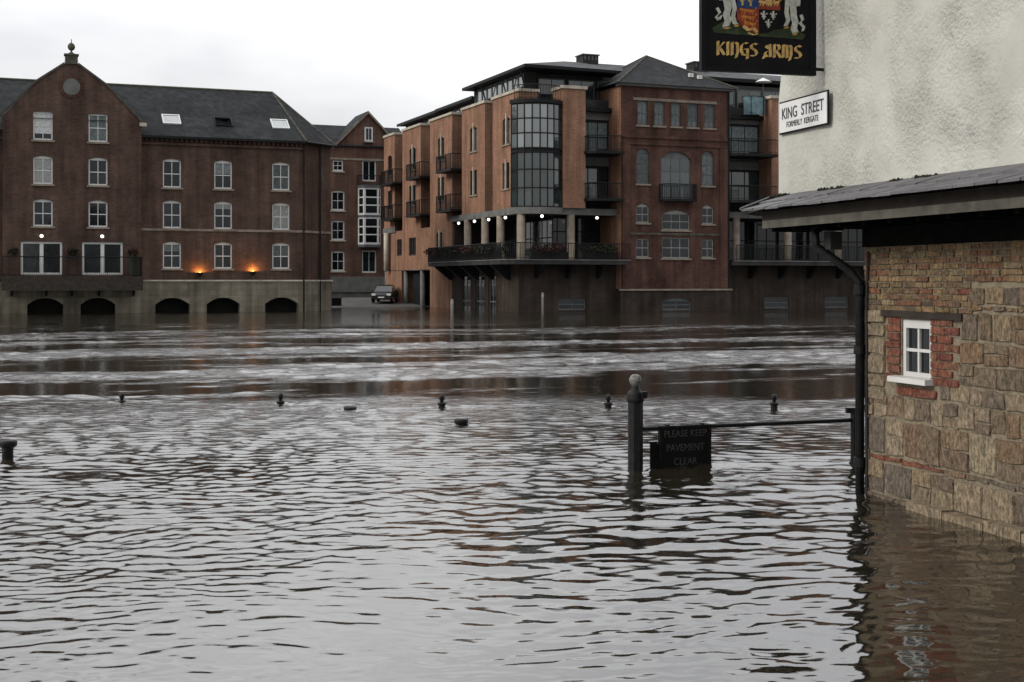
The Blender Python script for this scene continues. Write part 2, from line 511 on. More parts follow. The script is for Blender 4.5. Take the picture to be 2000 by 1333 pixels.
def make_water():
    ys = [-300, -150, -80, -40, -20, -8, -2, 1, 2.5, 3.6]
    y = 4.2
    while y < 125:
        ys.append(y)
        y += max(.014, y * (.0026 if y < 68 else .006))
    ys = np.array(ys)
    core = np.linspace(-1, 1, 640)
    ext = np.array([1.1, 1.3, 1.7, 2.5, 4, 7, 14, 30, 80])
    a = np.concatenate([-ext[::-1], core, ext])
    half = np.maximum(.47 * np.maximum(ys, 4) + 1.2, 3)
    X = a[None, :] * half[:, None]
    Y = np.repeat(ys[:, None], len(a), 1)
    dy = np.maximum(.014, np.maximum(ys, 4) * np.where(ys < 68, .0026, .006))[:, None]
    rs = np.random.RandomState(5)
    # flow coordinates: q along the river, p across it
    q, p = X * UW[0] + Y * UW[1], X * VW[0] + Y * VW[1]
    wx = X + .5 * (smooth_noise(X * .5, Y * .5, 1) - .5) + .16 * (smooth_noise(X * 1.9, Y * 1.9, 3) - .5)
    wy = Y + .5 * (smooth_noise(X * .5, Y * .5, 2) - .5) + .16 * (smooth_noise(X * 1.9, Y * 1.9, 4) - .5)
    pw = p + 2.2 * smooth_noise(q * .09, p * .08, 9) + .7 * smooth_noise(q * .3, p * .3, 10)
    streak = .2 * smooth_noise(q * .75, pw * 2.4, 13) + .48 * smooth_noise(q * .075 + 1.5 * smooth_noise(q * .04, p * .1, 8), pw * .36, 11) + .32 * smooth_noise(q * .22, pw * 1.0, 12)
    streak = np.clip((streak - .44) / .17, 0, 1)
    patch = np.clip((smooth_noise(X * .35, Y * .35, 21) - .25) / .5, 0, 1)
    d = Y
    # how rough the river is: slack water under the near wall, broken water over the quay edge, streaks midstream, slack under the far walls
    near = np.clip((d - 10.2 + 1.0 * np.clip(-X / 2, -1, 1) + 2.0 * (patch - .5)) / 5.0, 0, 1)
    edge = np.clip((23.4 + 3.0 * (smooth_noise(X * .22, Y * .2, 71) - .5) + 1.2 * (smooth_noise(X * .9, Y * .6, 73) - .5) - d) / 1.8, 0, 1)      # drowned quay edge: broken water on this side
    left = np.clip(.5 - (X + .5) / 5, 0, 1)
    ring = np.exp(-((d - 11.5) / 3.2) ** 2)
    slack = np.clip((66 + 5 * (smooth_noise(q * .06, p * .1, 72) - .5) - d) / 5, 0, 1)            # calm water under the far walls
    e_hi = .09 + .10 * patch + (.56 + .42 * patch) * near * (.55 + .45 * np.maximum(left, np.clip((d - 13) / 4, 0, 1)))
    far = (.04 + 1.25 * streak) * slack + .10 + .75 * (1 - slack)
    e_hi = e_hi * edge + far * (1 - edge)
    e_lo = .15 + .12 * np.clip((d - 8) / 3, 0, 1) + .22 * near * patch + .85 * ring * (.12 + .88 * np.clip((X + 2.2) / 3.5, 0, 1))
    e_lo = e_lo * edge + (.05 + .45 * streak * slack) * (1 - edge)
    Z = np.zeros_like(X)

    def waves(count, l0, l1, slope, env, spread, seed):
        rs = np.random.RandomState(seed)
        out = np.zeros_like(X)
        for i in range(count):
            lam = l0 * (l1 / l0) ** rs.rand()
            th = math.pi / 2 + rs.randn() * spread + ANG * .5
            k = 2 * math.pi / lam
            amp = slope / k * math.sqrt(2.0 / count)
            fade = np.clip((lam / dy - 3.0) / 3.0, 0, 1)
            ph = k * (wx * math.cos(th) + wy * math.sin(th)) + rs.rand() * 6.283
            s = np.sin(ph)
            out += amp * fade * (s + .22 * np.cos(2 * ph))
        return out * env
    Z += waves(10, 1.6, 4.5, .010, e_lo, .9, 31)
    Z += waves(34, .22, .85, .050, e_lo, .6, 32)
    Z += waves(36, .10, .30, .030, (1 - .5 * ring) * np.clip((16 - d) / 4, 0, 1) * (.5 + .7 * patch), .55, 35)
    Z += waves(56, .10, .33, .125, e_hi, .62, 33)
    Z += waves(30, .065, .13, .085, e_hi * (1 - .6 * np.clip((9 - d) / 3, 0, 1)), .9, 34)
    # creases and wakes around the drowned posts
    for (a_, b2), rad in [((238, 785), .07), ((548, 788), .07), ((863, 795), .07), ((1188, 795), .07), ((1512, 800), .07), ((15, 897), .09), ((901, 829), .1), ((684, 800), .1),
                          ((1241, 918), .09), ((1300, 915), .1), ((1370, 913), .1)]:
        yd = CAMH * F / (b2 - HY)
        xd = (a_ - CX) / F * yd
        qx, px2 = (X - xd), (Y - yd)
        rr2 = np.sqrt(qx ** 2 + (px2 * 1.0) ** 2) + 1e-6
        down = np.clip(qx / .5, 0, 1) * np.exp(-np.clip(qx, 0, 9) / 1.1)
        wake = np.exp(-((np.abs(px2) - .30 * qx) / .09) ** 2) * down
        Z += .022 * wake + .012 * np.cos(rr2 * 34) * np.exp(-rr2 / .22) - .012 * np.exp(-((px2) / .07) ** 2) * down
    Z += waves(46, .34, 1.3, .13, (1 - edge) * streak * slack, .8, 36)
    out = (np.abs(a)[None, :] > 1.001) | (ys[:, None] < 4.1)
    Z[np.broadcast_to(out, Z.shape)] = 0
    nr, nc = X.shape
    co = np.stack([X, Y, Z], -1).reshape(-1, 3)
    idx = np.arange(nr * nc).reshape(nr, nc)
    quads = np.stack([idx[:-1, :-1], idx[:-1, 1:], idx[1:, 1:], idx[1:, :-1]], -1).reshape(-1, 4)
    me = bpy.data.meshes.new('water')
    me.vertices.add(len(co)); me.vertices.foreach_set('co', co.ravel())
    me.loops.add(quads.size); me.loops.foreach_set('vertex_index', quads.ravel())
    me.polygons.add(len(quads)); me.polygons.foreach_set('loop_start', np.arange(0, quads.size, 4))
    me.polygons.foreach_set('use_smooth', np.ones(len(quads), bool))
    att = me.attributes.new('chop', 'FLOAT', 'POINT')
    fine = np.clip((d - 14) / 18, 0, 1)
    att.data.foreach_set('value', np.clip(.015 + .04 * patch * np.clip((d - 8) / 5, 0, 1) + e_hi * (.05 + .5 * fine), 0, 1).ravel())
    me.update(calc_edges=True)
    me.materials.append(MATS['flood_water'])
    structure(put('water', me))


make_water()

#@@BUILDINGS
simple('curtain_dim', (.24, .25, .235), .9, var=.3, vscale=7)
# ------------------------------------------------------------------ brick riverside building on the left (wing with gable)
bl = thing('brick_warehouse', 'brown brick riverside building with gabled wing, slate roof and arched openings at water level', 'building',
           local_to_world(BL_O, 0, 0, 0), ANG)
COLS, ROWS = (-8.54, -5.29, -1.51), ((8.0, 1.85), (5.40, 1.78), (2.82, 1.72))
holes = [(x - .575, x + .575, z, z + h) for x in COLS for z, h in ROWS]
wall_with_holes(-26, 0, 2.06, 11.2, holes).build('wall', 'brick_brown', bl)
fx, fy = 2.26, 1.84
fa = math.atan2(fy, fx)
MB().add([(0, 0, 2.06), (fx, fy, 2.06), (fx, fy, 11.2), (0, 0, 11.2)], [(0, 1, 2, 3)]).build('corner_wall', 'brick_brown', bl)
MB().add([(fx, fy, -1.6), (fx, 11, -1.6), (fx, 11, 11.2), (fx, fy, 11.2)], [(0, 1, 2, 3)]).build('side_wall', 'brick_brown', bl)
box('back_wall', 'brick_brown', bl, -26, fx - .01, 10.7, 11, -1.6, 11.2)
MB().prism([(0, -1.6), (11, -1.6), (11, 11.2), (5.2, 15.0), (0, 11.2)], -26.2, -25.95, 'x').build('end_wall', 'brick_brown', bl)
fills = {(2, 0): ('blind_dark', 1), (2, 1): ('curtain_dim', 1), (1, 0): ('blind_dark', .45), (0, 2): ('blind_dark', .3), (1, 1): ('curtain_dim', .2), (2, 2): ('blind_dark', .5)}
for i, x in enumerate(COLS):
    for j, (z, h) in enumerate(ROWS):
        fl = fills.get((i, j))
        window(bl, x, z, 1.15, h, fill=fl and fl[0], fill_h=fl[1] if fl else 1)
# plinth of stone with arched flood openings
AR = [(-8.52, 2.15), (-5.30, 2.14), (-1.48, 2.2)]
wall_with_holes(-26, .06, -1.6, 2.0, [(x - w / 2, x + w / 2, -1.6, .94) for x, w in AR], depth=.7, y=-.1).build('plinth', 'ashlar', bl)
MB().add([(.06, -.1, -1.6), (fx + .08, fy - .08, -1.6), (fx + .08, fy - .08, 2.0), (.06, -.1, 2.0)], [(0, 1, 2, 3)]).build('plinth', 'ashlar', bl)
for x, w in AR:
    arch_fill(w, 2.54, .42, -.004, .7).build('arch', 'ashlar', bl, (x, -.1, -1.6))
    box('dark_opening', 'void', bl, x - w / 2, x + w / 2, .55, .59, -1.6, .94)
for z, hh, pr in ((2.0, .10, .16), (5.23, .15, .05)):
    MB().box(-10.5, .02, -pr, .02, z, z + hh).build('stone_band', 'stone_pale' if z < 3 else 'stone_trim', bl)
    MB().prism([(.02, -pr), (fx + pr, fy - pr * .8), (fx, fy), (0, .02)], z, z + hh, 'z').build('stone_band', 'stone_pale' if z < 3 else 'stone_trim', bl)
# eaves with brick dentils
MB().box(-26, .05, -.16, .02, 10.72, 10.86).build('brick_string', 'brick_brown', bl)
m = MB()
for k in range(84):
    m.box(-26 + k * .31, -26 + k * .31 + .15, -.16, .02, 10.92, 11.12)
o = m.build('dentil_course', 'brick_brown', bl); o['kind'] = 'stuff'
MB().box(-26, .1, -.42, -.26, 11.12, 11.27).build('gutter', 'dark_metal', bl)
MB().tube([(.1, -.34, 11.2), (fx + .35, fy - .2, 11.2)], .08, 6).build('gutter', 'dark_metal', bl)
# slate roof with hipped end
rv = [(-26, -.36, 11.24), (.12, -.36, 11.24), (fx + .3, fy - .25, 11.24), (fx + .3, 11.2, 11.24), (-26, 11.2, 11.24), (-26, 5.2, 15.12), (-1.0, 5.2, 15.12)]
roof = MB().add(rv, [(0, 1, 6, 5), (1, 2, 6), (2, 3, 6), (3, 4, 5, 6)]).build('roof', 'slate_roof', bl)
MB().tube([(-26, 5.2, 15.13), (-1.0, 5.2, 15.13)], .09, 6).build('ridge_tiles', 'stone_dark', roof)
MB().tube([(-1.0, 5.2, 15.13), (.12, -.36, 11.27)], .07, 6).build('ridge_tiles', 'stone_dark', roof)
MB().tube([(-1.0, 5.2, 15.13), (fx + .3, fy - .25, 11.27)], .07, 6).build('ridge_tiles', 'stone_dark', roof)
sl = (15.12 - 11.24) / 5.56


def roof_pt(x, y, up):
    nrm = math.hypot(1, sl)
    return (x, y - up * sl / nrm, 11.24 + (y + .36) * sl + up / nrm)


def skylight(parent, x, y0, y1, w, pane, open_=False):
    m = MB()
    for xa, xb, ya, yb in ((x - w / 2, x + w / 2, y0, y0 + .09), (x - w / 2, x + w / 2, y1 - .09, y1), (x - w / 2, x - w / 2 + .08, y0 + .09, y1 - .09),
                           (x + w / 2 - .08, x + w / 2, y0 + .09, y1 - .09)):
        lo = [roof_pt(a, b_, 0) for a, b_ in ((xa, ya), (xb, ya), (xb, yb), (xa, yb))]
        hi = [roof_pt(a, b_, .09) for a, b_ in ((xa, ya), (xb, ya), (xb, yb), (xa, yb))]
        m.add(lo + hi, [(4, 5, 6, 7), (0, 1, 5, 4), (1, 2, 6, 5), (2, 3, 7, 6), (3, 0, 4, 7)])
    o = m.build('skylight', 'white_paint' if not open_ else 'dark_metal', parent)
    up = (.06, .06) if not open_ else (.06, .55)
    MB().add([roof_pt(x - w / 2 + .08, y1 - .09, up[0]), roof_pt(x + w / 2 - .08, y1 - .09, up[0]), roof_pt(x + w / 2 - .08, y0 + .09, up[1]), roof_pt(x - w / 2 + .08, y0 + .09, up[1])],
             [(0, 1, 2, 3)]).build('pane', pane, o)


for x, op in ((-8.4, False), (-5.05, True), (-1.28, False)):
    skylight(roof, x, .95, 1.95, 1.15, 'glass' if op else 'glass_sky', op)
for x, y in ((-.02, -.12), (1.35, .98)):  # second pipe made up for a dark upright strip on the corner wall
    MB().tube([(x, y - .05, 11.1), (x, y - .05, -.9)], .055, 8).build('downpipe', 'dark_metal', bl)

# gabled wing, standing proud of the range
GY = -.6
GX0, GX1 = -18.7, -10.5
GC = (GX0 + GX1) / 2 - .1
prof = [(GX1, 2.06), (GX1, 12.05), (-12.62, 14.28), (-14.36, 15.5), (-15.06, 15.5), (-16.72, 14.28), (GX0, 12.05), (GX0, 2.06)]
gw = [(-16.38, 10.69, 1.75), (-16.38, 7.98, 1.75), (-16.38, 5.38, 1.68), (-13.13, 10.69, 1.75), (-13.13, 7.98, 1.75), (-13.13, 5.38, 1.68)]
DO = [(-16.46, 2.42), (-12.86, 2.45)]
gh = [(x - .57, x + .57, z, z + h) for x, z, h in gw] + [(x - w / 2, x + w / 2, 2.38, 4.45) for x, w in DO]
m = wall_with_holes(GX0, GX1, 2.06, 12.05, gh + [(-16.38 - .57, -16.38 + .57, 12.05, 12.05)] if False else
                    [(a, b_, c, min(d_, 12.05)) for a, b_, c, d_ in gh], y=GY)
# gable triangle above the eaves line, with the two top windows running up into it
top = []
xs = [GX0, -16.95, -16.72, -15.81, -15.06, -14.36, -13.70, -12.62, -12.56, GX1]


def gable_z(x):
    pts = [(GX0, 12.05), (-16.72, 14.28), (-15.06, 15.5), (-14.36, 15.5), (-12.62, 14.28), (GX1, 12.05)]
    for (a, za), (b_, zb) in zip(pts[:-1], pts[1:]):
        if a <= x <= b_:
            return za + (zb - za) * (x - a) / (b_ - a)
    return 12.05


for a, b_ in zip(xs[:-1], xs[1:]):
    inwin = any(cx - .571 <= a and b_ <= cx + .571 for cx in (-16.38, -13.13))
    zb = 12.44 if inwin else 12.05
    m.add([(a, GY, zb), (b_, GY, zb), (b_, GY, gable_z(b_)), (a, GY, gable_z(a))], [(0, 1, 2, 3)])
m.add([(GX1, GY, 2.06), (GX1, 0, 2.06), (GX1, 0, 12.05), (GX1, GY, 12.05)], [(0, 1, 2, 3)])
m.add([(GX0, GY, 2.06), (GX0, 0, 2.06), (GX0, 0, 12.05), (GX0, GY, 12.05)], [(0, 3, 2, 1)])
m.build('gable_wall', 'brick_brown', bl)
for k, (x, z, h) in enumerate(gw):
    window(bl, x, z, 1.14, h, y=GY, rise=.14 if z < 10 else .03, fill={0: 'curtain', 1: 'curtain', 3: 'blind_dark'}.get(k), fill_h=.8 if k == 0 else 1)
for x, w in DO:
    o = window(bl, x, 2.38, w, 2.07, y=GY, rise=0, cols=2, rows=1, sill=None, fw=.13, bar=.22, name='patio_door')
box('gable_plinth', 'ashlar', bl, GX0 - .05, GX1 + .05, GY - .02, -.12, 1.02, 2.0)
AR2 = [(-16.25, 2.1), (-13.14, 2.08)]
wall_with_holes(GX0 - .05, GX1 + .05, -1.6, 1.02, [(x - w / 2, x + w / 2, -1.6, .97) for x, w in AR2], depth=.48, y=GY - .1).build('plinth', 'ashlar', bl)
for x, w in AR2:
    arch_fill(w, 2.57, .42, -.004, .48).build('arch', 'ashlar', bl, (x, GY - .1, -1.6))
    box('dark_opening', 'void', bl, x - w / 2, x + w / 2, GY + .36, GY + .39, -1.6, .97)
box('plinth', 'ashlar', bl, GX1 + .0, GX1 + .05, GY - .1, -.1, -1.6, 1.02)
# wing roof and coping
wp = [(GX1 + .02, 11.95), (-12.62, 14.15), (-14.71, 15.42), (-16.72, 14.15), (GX0 - .02, 11.95)]
m = MB()
m.add([(x, GY + .05, z) for x, z in wp] + [(x, 5.6, z) for x, z in wp], [(i, i + 5, i + 6, i + 1) for i in range(4)])
m.build('wing_roof', 'slate_roof', bl)
cp = [(GX1 + .16, 11.86), (-12.60, 14.20), (-14.3, 15.42)]
for sgn in (1, -1):
    q = [(x if sgn == 1 else -29.42 - x, z) for x, z in cp]
    for (xa, za), (xb, zb) in zip(q[:-1], q[1:]):
        m = MB()
        m.add([(xa, GY - .08, za), (xb, GY - .08, zb), (xb, GY - .08, zb + .15), (xa, GY - .08, za + .15), (xa, GY + .35, za), (xb, GY + .35, zb), (xb, GY + .35, zb + .15), (xa, GY + .35, za + .15)],
              [(0, 1, 2, 3), (3, 2, 6, 7), (0, 4, 5, 1), (4, 7, 6, 5), (0, 3, 7, 4), (1, 5, 6, 2)])
        m.build('coping', 'stone_dark', bl)
    x = q[0][0]
    box('kneeler', 'stone_pale', bl, x - .28, x + .14, GY - .14, GY + .3, 11.78, 12.0)
MB().box(-15.08, -14.34, GY - .12, GY + .4, 15.46, 15.98).box(-15.14, -14.28, GY - .18, GY + .46, 15.98, 16.08).build('apex_block', 'stone_dark', bl)
fi = MB().lathe([(.30, 0), (.12, .10), (.06, .16), (.05, .22), (.14, .27), (.21, .37), (.23, .48), (.20, .59), (.12, .68), (.03, .72), (.02, .95)], 14, (-14.71, GY + .14, 16.08)).build('finial', 'stone_dark', bl, smooth=True)
o = MB().add([(-14.71 + .52 * math.cos(t), GY - .03, 14.06 + .52 * math.sin(t)) for t in [2 * math.pi * k / 28 for k in range(28)]] +
             [(-14.71 + .52 * math.cos(t), GY + .02, 14.06 + .52 * math.sin(t)) for t in [2 * math.pi * k / 28 for k in range(28)]],
             [tuple(range(28))] + [(k, k + 28, (k + 1) % 28 + 28, (k + 1) % 28) for k in range(28)]).build('roundel', 'concrete', bl)
m = MB()
for k in range(24):
    t0, t1 = 2 * math.pi * k / 24, 2 * math.pi * (k + .9) / 24
    m.add([(-14.71 + r_ * math.cos(t), yy, 14.06 + r_ * math.sin(t)) for yy in (GY - .045, GY + .02) for r_ in (.53, .74) for t in (t0, t1)],
          [(0, 1, 3, 2), (0, 4, 5, 1), (2, 3, 7, 6), (0, 2, 6, 4), (1, 5, 7, 3)])
m.build('brick_ring', 'brick_old', o)
# balcony over the water in front of the patio doors
bal = box('balcony', 'dark_wood', bl, GX0 - .1, GX1 - .08, GY - 1.5, GY - .005, 2.12, 2.3)
box('fascia_board', 'dark_wood', bal, GX0 - .1, GX1 - .08, GY - 1.56, GY - 1.48, 1.44, 2.12)
for x in (-18.2, -16.2, -14.7, -13.1, -11.0):
    MB().prism([(GY - 1.45, 2.1), (GY, 2.1), (GY, 1.1), (GY - .15, 1.1)], x - .06, x + .06, 'x').build('bracket', 'dark_metal', bal)
railing('railing', bal, [(GX0 - .05, GY - .02), (GX0 - .05, GY - 1.45), (GX1 - .13, GY - 1.45), (GX1 - .13, GY - .02)], 2.3, 1.2, step=.12)


def wall_lamp(name, label, x, y, z, parent_o, orange):
    """Outdoor wall lamp: bracket, bowl or globe and its own light."""
    lt = thing(name, label, 'lamp', local_to_world(parent_o, x, y, z), ANG, 'uplights on the brick wall' if orange else None)
    if orange:
        ld = bpy.data.lights.new(name + '_light', 'POINT')
        lo = bpy.data.objects.new('lamp_light', ld)
        COL.objects.link(lo); lo.parent = lt
        MB().lathe([(.02, -.2), (.10, -.17), (.18, -.06), (.22, .04), (.205, .045), (.165, -.05), (.09, -.15), (.02, -.17)], 14, (0, -.26, 0)).build('bowl', 'black_iron', lt, smooth=True)
        MB().tube([(0, -.05, -.25), (0, -.26, -.2)], .025, 6).build('bracket', 'black_iron', lt)
        MB().lathe([(.03, -.11), (.05, -.08), (.055, .03), (.045, .07), (.01, .09)], 12, (0, -.36, 0)).build('bulb', 'lamp_orange', lt, smooth=True)
        ld.energy = 75; ld.color = (1, .42, .10); ld.shadow_soft_size = .03
        lo.location = (0, -.22, .03)
    else:
        MB().lathe([(.02, -.10), (.08, -.07), (.11, 0), (.08, .07), (.02, .10)], 12, (0, -.2, 0)).build('globe', 'lamp_white', lt, smooth=True)
        MB().tube([(0, -.02, .14), (0, -.2, .14)], .025, 6).build('bracket', 'black_iron', lt)
    return lt


wall_lamp('wall_uplight', 'lit orange bowl uplight on the brick wall nearer the gabled wing', -6.83, -.02, 2.52, BL_O, True)
wall_lamp('wall_uplight', 'lit orange bowl uplight on the brick wall nearer the building corner', -3.42, -.02, 2.6, BL_O, True)
wall_lamp('wall_globe_lamp', 'round white lamp above the left patio door', -16.47, GY, 4.78, BL_O, False)
wall_lamp('wall_globe_lamp', 'round white lamp above the right patio door', -12.9, GY, 4.80, BL_O, False)


def leaf_blob(name, mat, parent, c, rx, rz_, n, seed, size=.09):
    rr = random.Random(seed)
    m = MB()
    for _ in range(n):
        while True:
            p = [rr.uniform(-1, 1) for _ in range(3)]
            if sum(t * t for t in p) < 1:
                break
        p = (c[0] + p[0] * rx, c[1] + p[1] * rx, c[2] + p[2] * rz_)
        a, b_ = Vector((rr.gauss(0, 1), rr.gauss(0, 1), rr.gauss(0, 1))).normalized() * size, Vector((rr.gauss(0, 1), rr.gauss(0, 1), rr.gauss(0, 1))).normalized() * size * .6
        P = Vector(p)
        m.add([P - a, P + b_, P + a, P - b_], [(0, 1, 2, 3)])
    o = m.build(name, mat, parent)
    return o


for k, (x, lab) in enumerate(((-14.65, 'dark hanging basket of plants on the gable between the two patio doors'), (-11.05, 'reddish hanging basket of plants right of the right patio door'),
                              (-18.1, 'straggly hanging basket of plants left of the left patio door'))):
    hb = thing('hanging_basket', lab, 'plant', local_to_world(BL_O, x, GY - .32, 3.75), ANG, 'hanging baskets on the gabled wing')
    MB().lathe([(.03, -.2), (.16, -.13), (.22, 0), (.20, 0), (.02, -.1)], 12).build('basket', 'dark_wood', hb)
    MB().tube([(0, .3, .5), (0, 0, .48), (0, 0, 0)], .015, 5).build('bracket', 'black_iron', hb)
    leaf_blob('leaves', 'foliage' if k != 1 else 'flower', hb, (0, 0, .08), .34, .24, 130, 40 + k)
for x, lab in ((-11.05, 'tall dark green planter tub at the right end of the balcony'),):
    pl = thing('planter', lab, 'planter', local_to_world(BL_O, x, GY - .95, 2.3), ANG)
    MB().lathe([(.18, 0), (.22, .05), (.30, 1.0), (.34, 1.02), (.34, 1.1), (.29, 1.1), (.28, 1.0)], 14).build('tub', 'green_tub', pl)
    leaf_blob('leaves', 'foliage', pl, (0, 0, 1.2), .36, .2, 90, 50)

# ------------------------------------------------------------------ brick house at the back of the gap
bb = thing('brick_house', 'brick gabled apartment house with white bay windows at the end of the side street', 'house', local_to_world(BB_O, 0, 0, 0), ANG)
BW = [(-1.95, 12.26, 1.0, 1.02), (-1.95, 8.6, 1.26, 1.87), (-1.95, 5.83, 1.26, 1.87), (-1.95, 2.95, 1.26, 1.9), (1.05, 11.39, 1.35, 1.98), (1.05, 2.8, 1.4, 2.1)]
WX0, WX1 = -2.75, 4.9
m = wall_with_holes(-9, WX1, 2.45, 14.7, [(x - w / 2, x + w / 2, z, z + h) for x, z, w, h in BW])
m.add([(-2.3, 0, 14.7), (4.1, 0, 14.7), (1.7, 0, 17.07), (.5, 0, 17.45)], [(0, 1, 2)])
m.v[-2] = (.9, 0, 17.85); m.v = m.v[:-1]
m.build('wall', 'brick_back', bb)
box('base_wall', 'concrete', bb, -9, WX1, -.06, .3, .2, 2.45)
box('side_wall', 'brick_back', bb, WX1, WX1 + .3, 0, 9, .2, 14.7)
box('stone_band', 'stone_trim', bb, -2.7, WX1, -.05, .02, 13.32, 13.52)
for x, z, w, h in BW:
    window(bb, x, z, w, h, rise=.1 if z < 9 and x < 0 else 0, arch='brick_back', fw=.12, sill='stone_pale' if x < 0 else None, name='window' if h < 1.95 else 'french_window',
           rows=2 if h < 1.95 else 1, fill={1: None}.get(z))
window(bb, .98, 15.12, .8, 1.35, y=-.17, rise=0, cols=2, rows=1, fw=.13)
by = MB()
# white timber bay with three storeys of lights
for zz in (5.4, 8.15):
    pts = [(-.05, 0), (.35, -.75), (1.75, -.75), (2.15, 0)]
    for (xa, ya), (xb, yb) in zip(pts[:-1], pts[1:]):
        L = math.hypot(xb - xa, yb - ya)
        nn = 2 if L < 1 else 3
        o = window(bb, 0, zz + .05, L - .01, 2.55, xy=((xa + xb) / 2, (ya + yb) / 2), rz=math.atan2(yb - ya, xb - xa), rise=0, cols=1 if L < 1 else 1, rows=3, fw=.15, sill=None, bar=.10, name='bay_window', dep=.0)
    by.prism(pts, zz - .2, zz + .05, 'z')
by.prism([(-.1, 0), (.3, -.8), (1.8, -.8), (2.2, 0)], 10.75, 11.0, 'z')
by.build('bay_frame', 'grey_frame', bb)
railing('balcony_railing', bb, [(-.1, -.02), (.3, -.8), (1.8, -.8), (2.2, -.02)], 11.0, .9, step=.15)
m = MB()
m.add([(-9.2, -.3, 14.62), (WX1 + .3, -.3, 14.62), (WX1 + .3, 4.2, 17.0), (-9.2, 4.2, 17.0), (-9.2, 8.7, 14.62), (WX1 + .3, 8.7, 14.62)], [(0, 1, 2, 3), (3, 2, 5, 4)])
m.build('roof', 'slate_roof', bb)
m = MB()
m.add([(-2.5, -.25, 14.55), (.9, -.25, 17.98), (4.3, -.25, 14.55), (-2.5, 4.5, 14.55), (.9, 4.5, 17.98), (4.3, 4.5, 14.55)], [(0, 1, 4, 3), (1, 2, 5, 4)])
m.build('gable_roof', 'slate_roof', bb)
for xa, za, xb, zb in ((-2.5, 14.5, .9, 17.93), (.9, 17.93, 4.3, 14.5)):
    MB().add([(xa, -.28, za - .2), (xb, -.28, zb - .2), (xb, -.28, zb + .03), (xa, -.28, za + .03), (xa, -.2, za - .2), (xb, -.2, zb - .2), (xb, -.2, zb + .03), (xa, -.2, za + .03)],
             [(0, 1, 2, 3), (0, 4, 5, 1), (3, 2, 6, 7)]).build('bargeboard', 'stone_trim', bb)
MB().add([(-3.6, .85, 15.35), (-2.9, .85, 15.35), (-2.9, 1.6, 15.75), (-3.6, 1.6, 15.75)], [(0, 1, 2, 3)]).build('skylight', 'glass_sky', bb)

# ------------------------------------------------------------------ apartment building across the river, right
br = thing('apartment_building', 'modern orange brick apartment block with glazed corner, colonnade terrace and old gabled brick centre', 'building',
           local_to_world(BR_O, 0, 0, 0), ANG)
bx1_ = 15.4
ROTF = -math.pi / 2                                    # parts that look out of the side street flank (-x)
BAYS = [(0.0, 4.78), (6.28, 11.06), (13.22, 18.45), (20.79, 25.77), (27.98, 31.2)]
RX = 1.35
# recess wall behind the bays
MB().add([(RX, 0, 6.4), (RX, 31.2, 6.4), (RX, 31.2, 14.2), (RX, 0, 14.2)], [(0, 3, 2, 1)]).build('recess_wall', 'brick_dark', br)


def flank_wall(y0, y1, z0, z1, holes, x=0.0, mat='brick_orange', name='bay_wall'):
    """Wall looking out of the flank; holes given as (y0, y1, z0, z1)."""
    m = wall_with_holes(-y1, -y0, z0, z1, [(-b_, -a, c, d) for a, b_, c, d in holes], depth=.2)
    m.v = [(x + p[1], -p[0], p[2]) for p in m.v]
    return m.build(name, mat, br)


def flank_window(y, z, w, h, x=0.0, **k):
    return window(br, 0, z, w, h, xy=(x, y), rz=ROTF, **k)


WFL = {0: [(2.2, 1.35, 11.09, 1.8), (2.3, 1.25, 8.15, 1.72)], 1: [(8.6, 1.45, 11.2, 1.75), (8.6, 1.4, 8.11, 1.74)], 2: [(15.8, 1.5, 11.16, 1.77), (15.8, 1.5, 8.12, 1.75), (16.2, 1.4, 4.2, 1.5)],
       3: [(23.0, 1.7, 11.0, 1.8), (23.0, 1.7, 8.12, 1.6)], 4: [(29.4, 1.2, 11.0, 1.7), (29.4, 1.2, 8.1, 1.6)]}
for i, (y0, y1) in enumerate(BAYS):
    zb = (6.62, 6.62, -1.6, 6.2, 6.2)[i]
    flank_wall(y0, y1, zb, 14.35, [(y - w / 2, y + w / 2, z, z + h) for y, w, z, h in WFL[i]])
    for yy in (y0, y1):
        MB().add([(0, yy, zb), (RX, yy, zb), (RX, yy, 14.35), (0, yy, 14.35)], [(0, 1, 2, 3) if yy == y0 else (0, 3, 2, 1)]).build('bay_side', 'brick_orange', br)
    box('parapet_coping', 'stone_pale', br, -.09, RX + .1, y0 - .08, y1 + .08, 14.35, 14.53)
    for k, (y, w, z, h) in enumerate(WFL[i]):
        flank_window(y, z, w, h, rise=.18 if z > 10 else 0, arch='brick_orange', frame='dark_metal', pane='glass_sky' if (i < 2 and z > 10) else 'glass', rows=1, cols=2, bar=.14, fw=.07,
                     sill='stone_trim')
        MB().box(-.05, .05, y - .07, y + .07, z - .02, z + h + .25).build('window_mullion', 'stone_pale', br) if i < 4 else None
# glazed slots in the recesses, with their balconies
for i in range(4):
    ya, yb = BAYS[i][1], BAYS[i + 1][0]
    yc = (ya + yb) / 2
    for z in (7.3, 10.25):
        flank_window(yc, z, yb - ya - .1, 2.4, x=RX - .16, rise=0, cols=2, rows=2, frame='grey_frame', pane='glass_teal', sill=None, bar=.07, name='balcony_door')
    box('grey_panel', 'concrete', br, RX - .3, RX - .1, ya + .02, yb - .02, 12.85, 13.9)
    if i:
        for z in (7.2, 10.15):
            s = box('balcony', 'dark_metal', br, -.85, RX - .02, ya + .05, yb + 1.35, z - .12, z + .04)
            railing('railing', s, [(RX - .1, ya + .1), (-.8, ya + .1), (-.8, yb + 1.3), (-.02, yb + 1.3)], z + .04, 1.08, step=.12, r=.014)
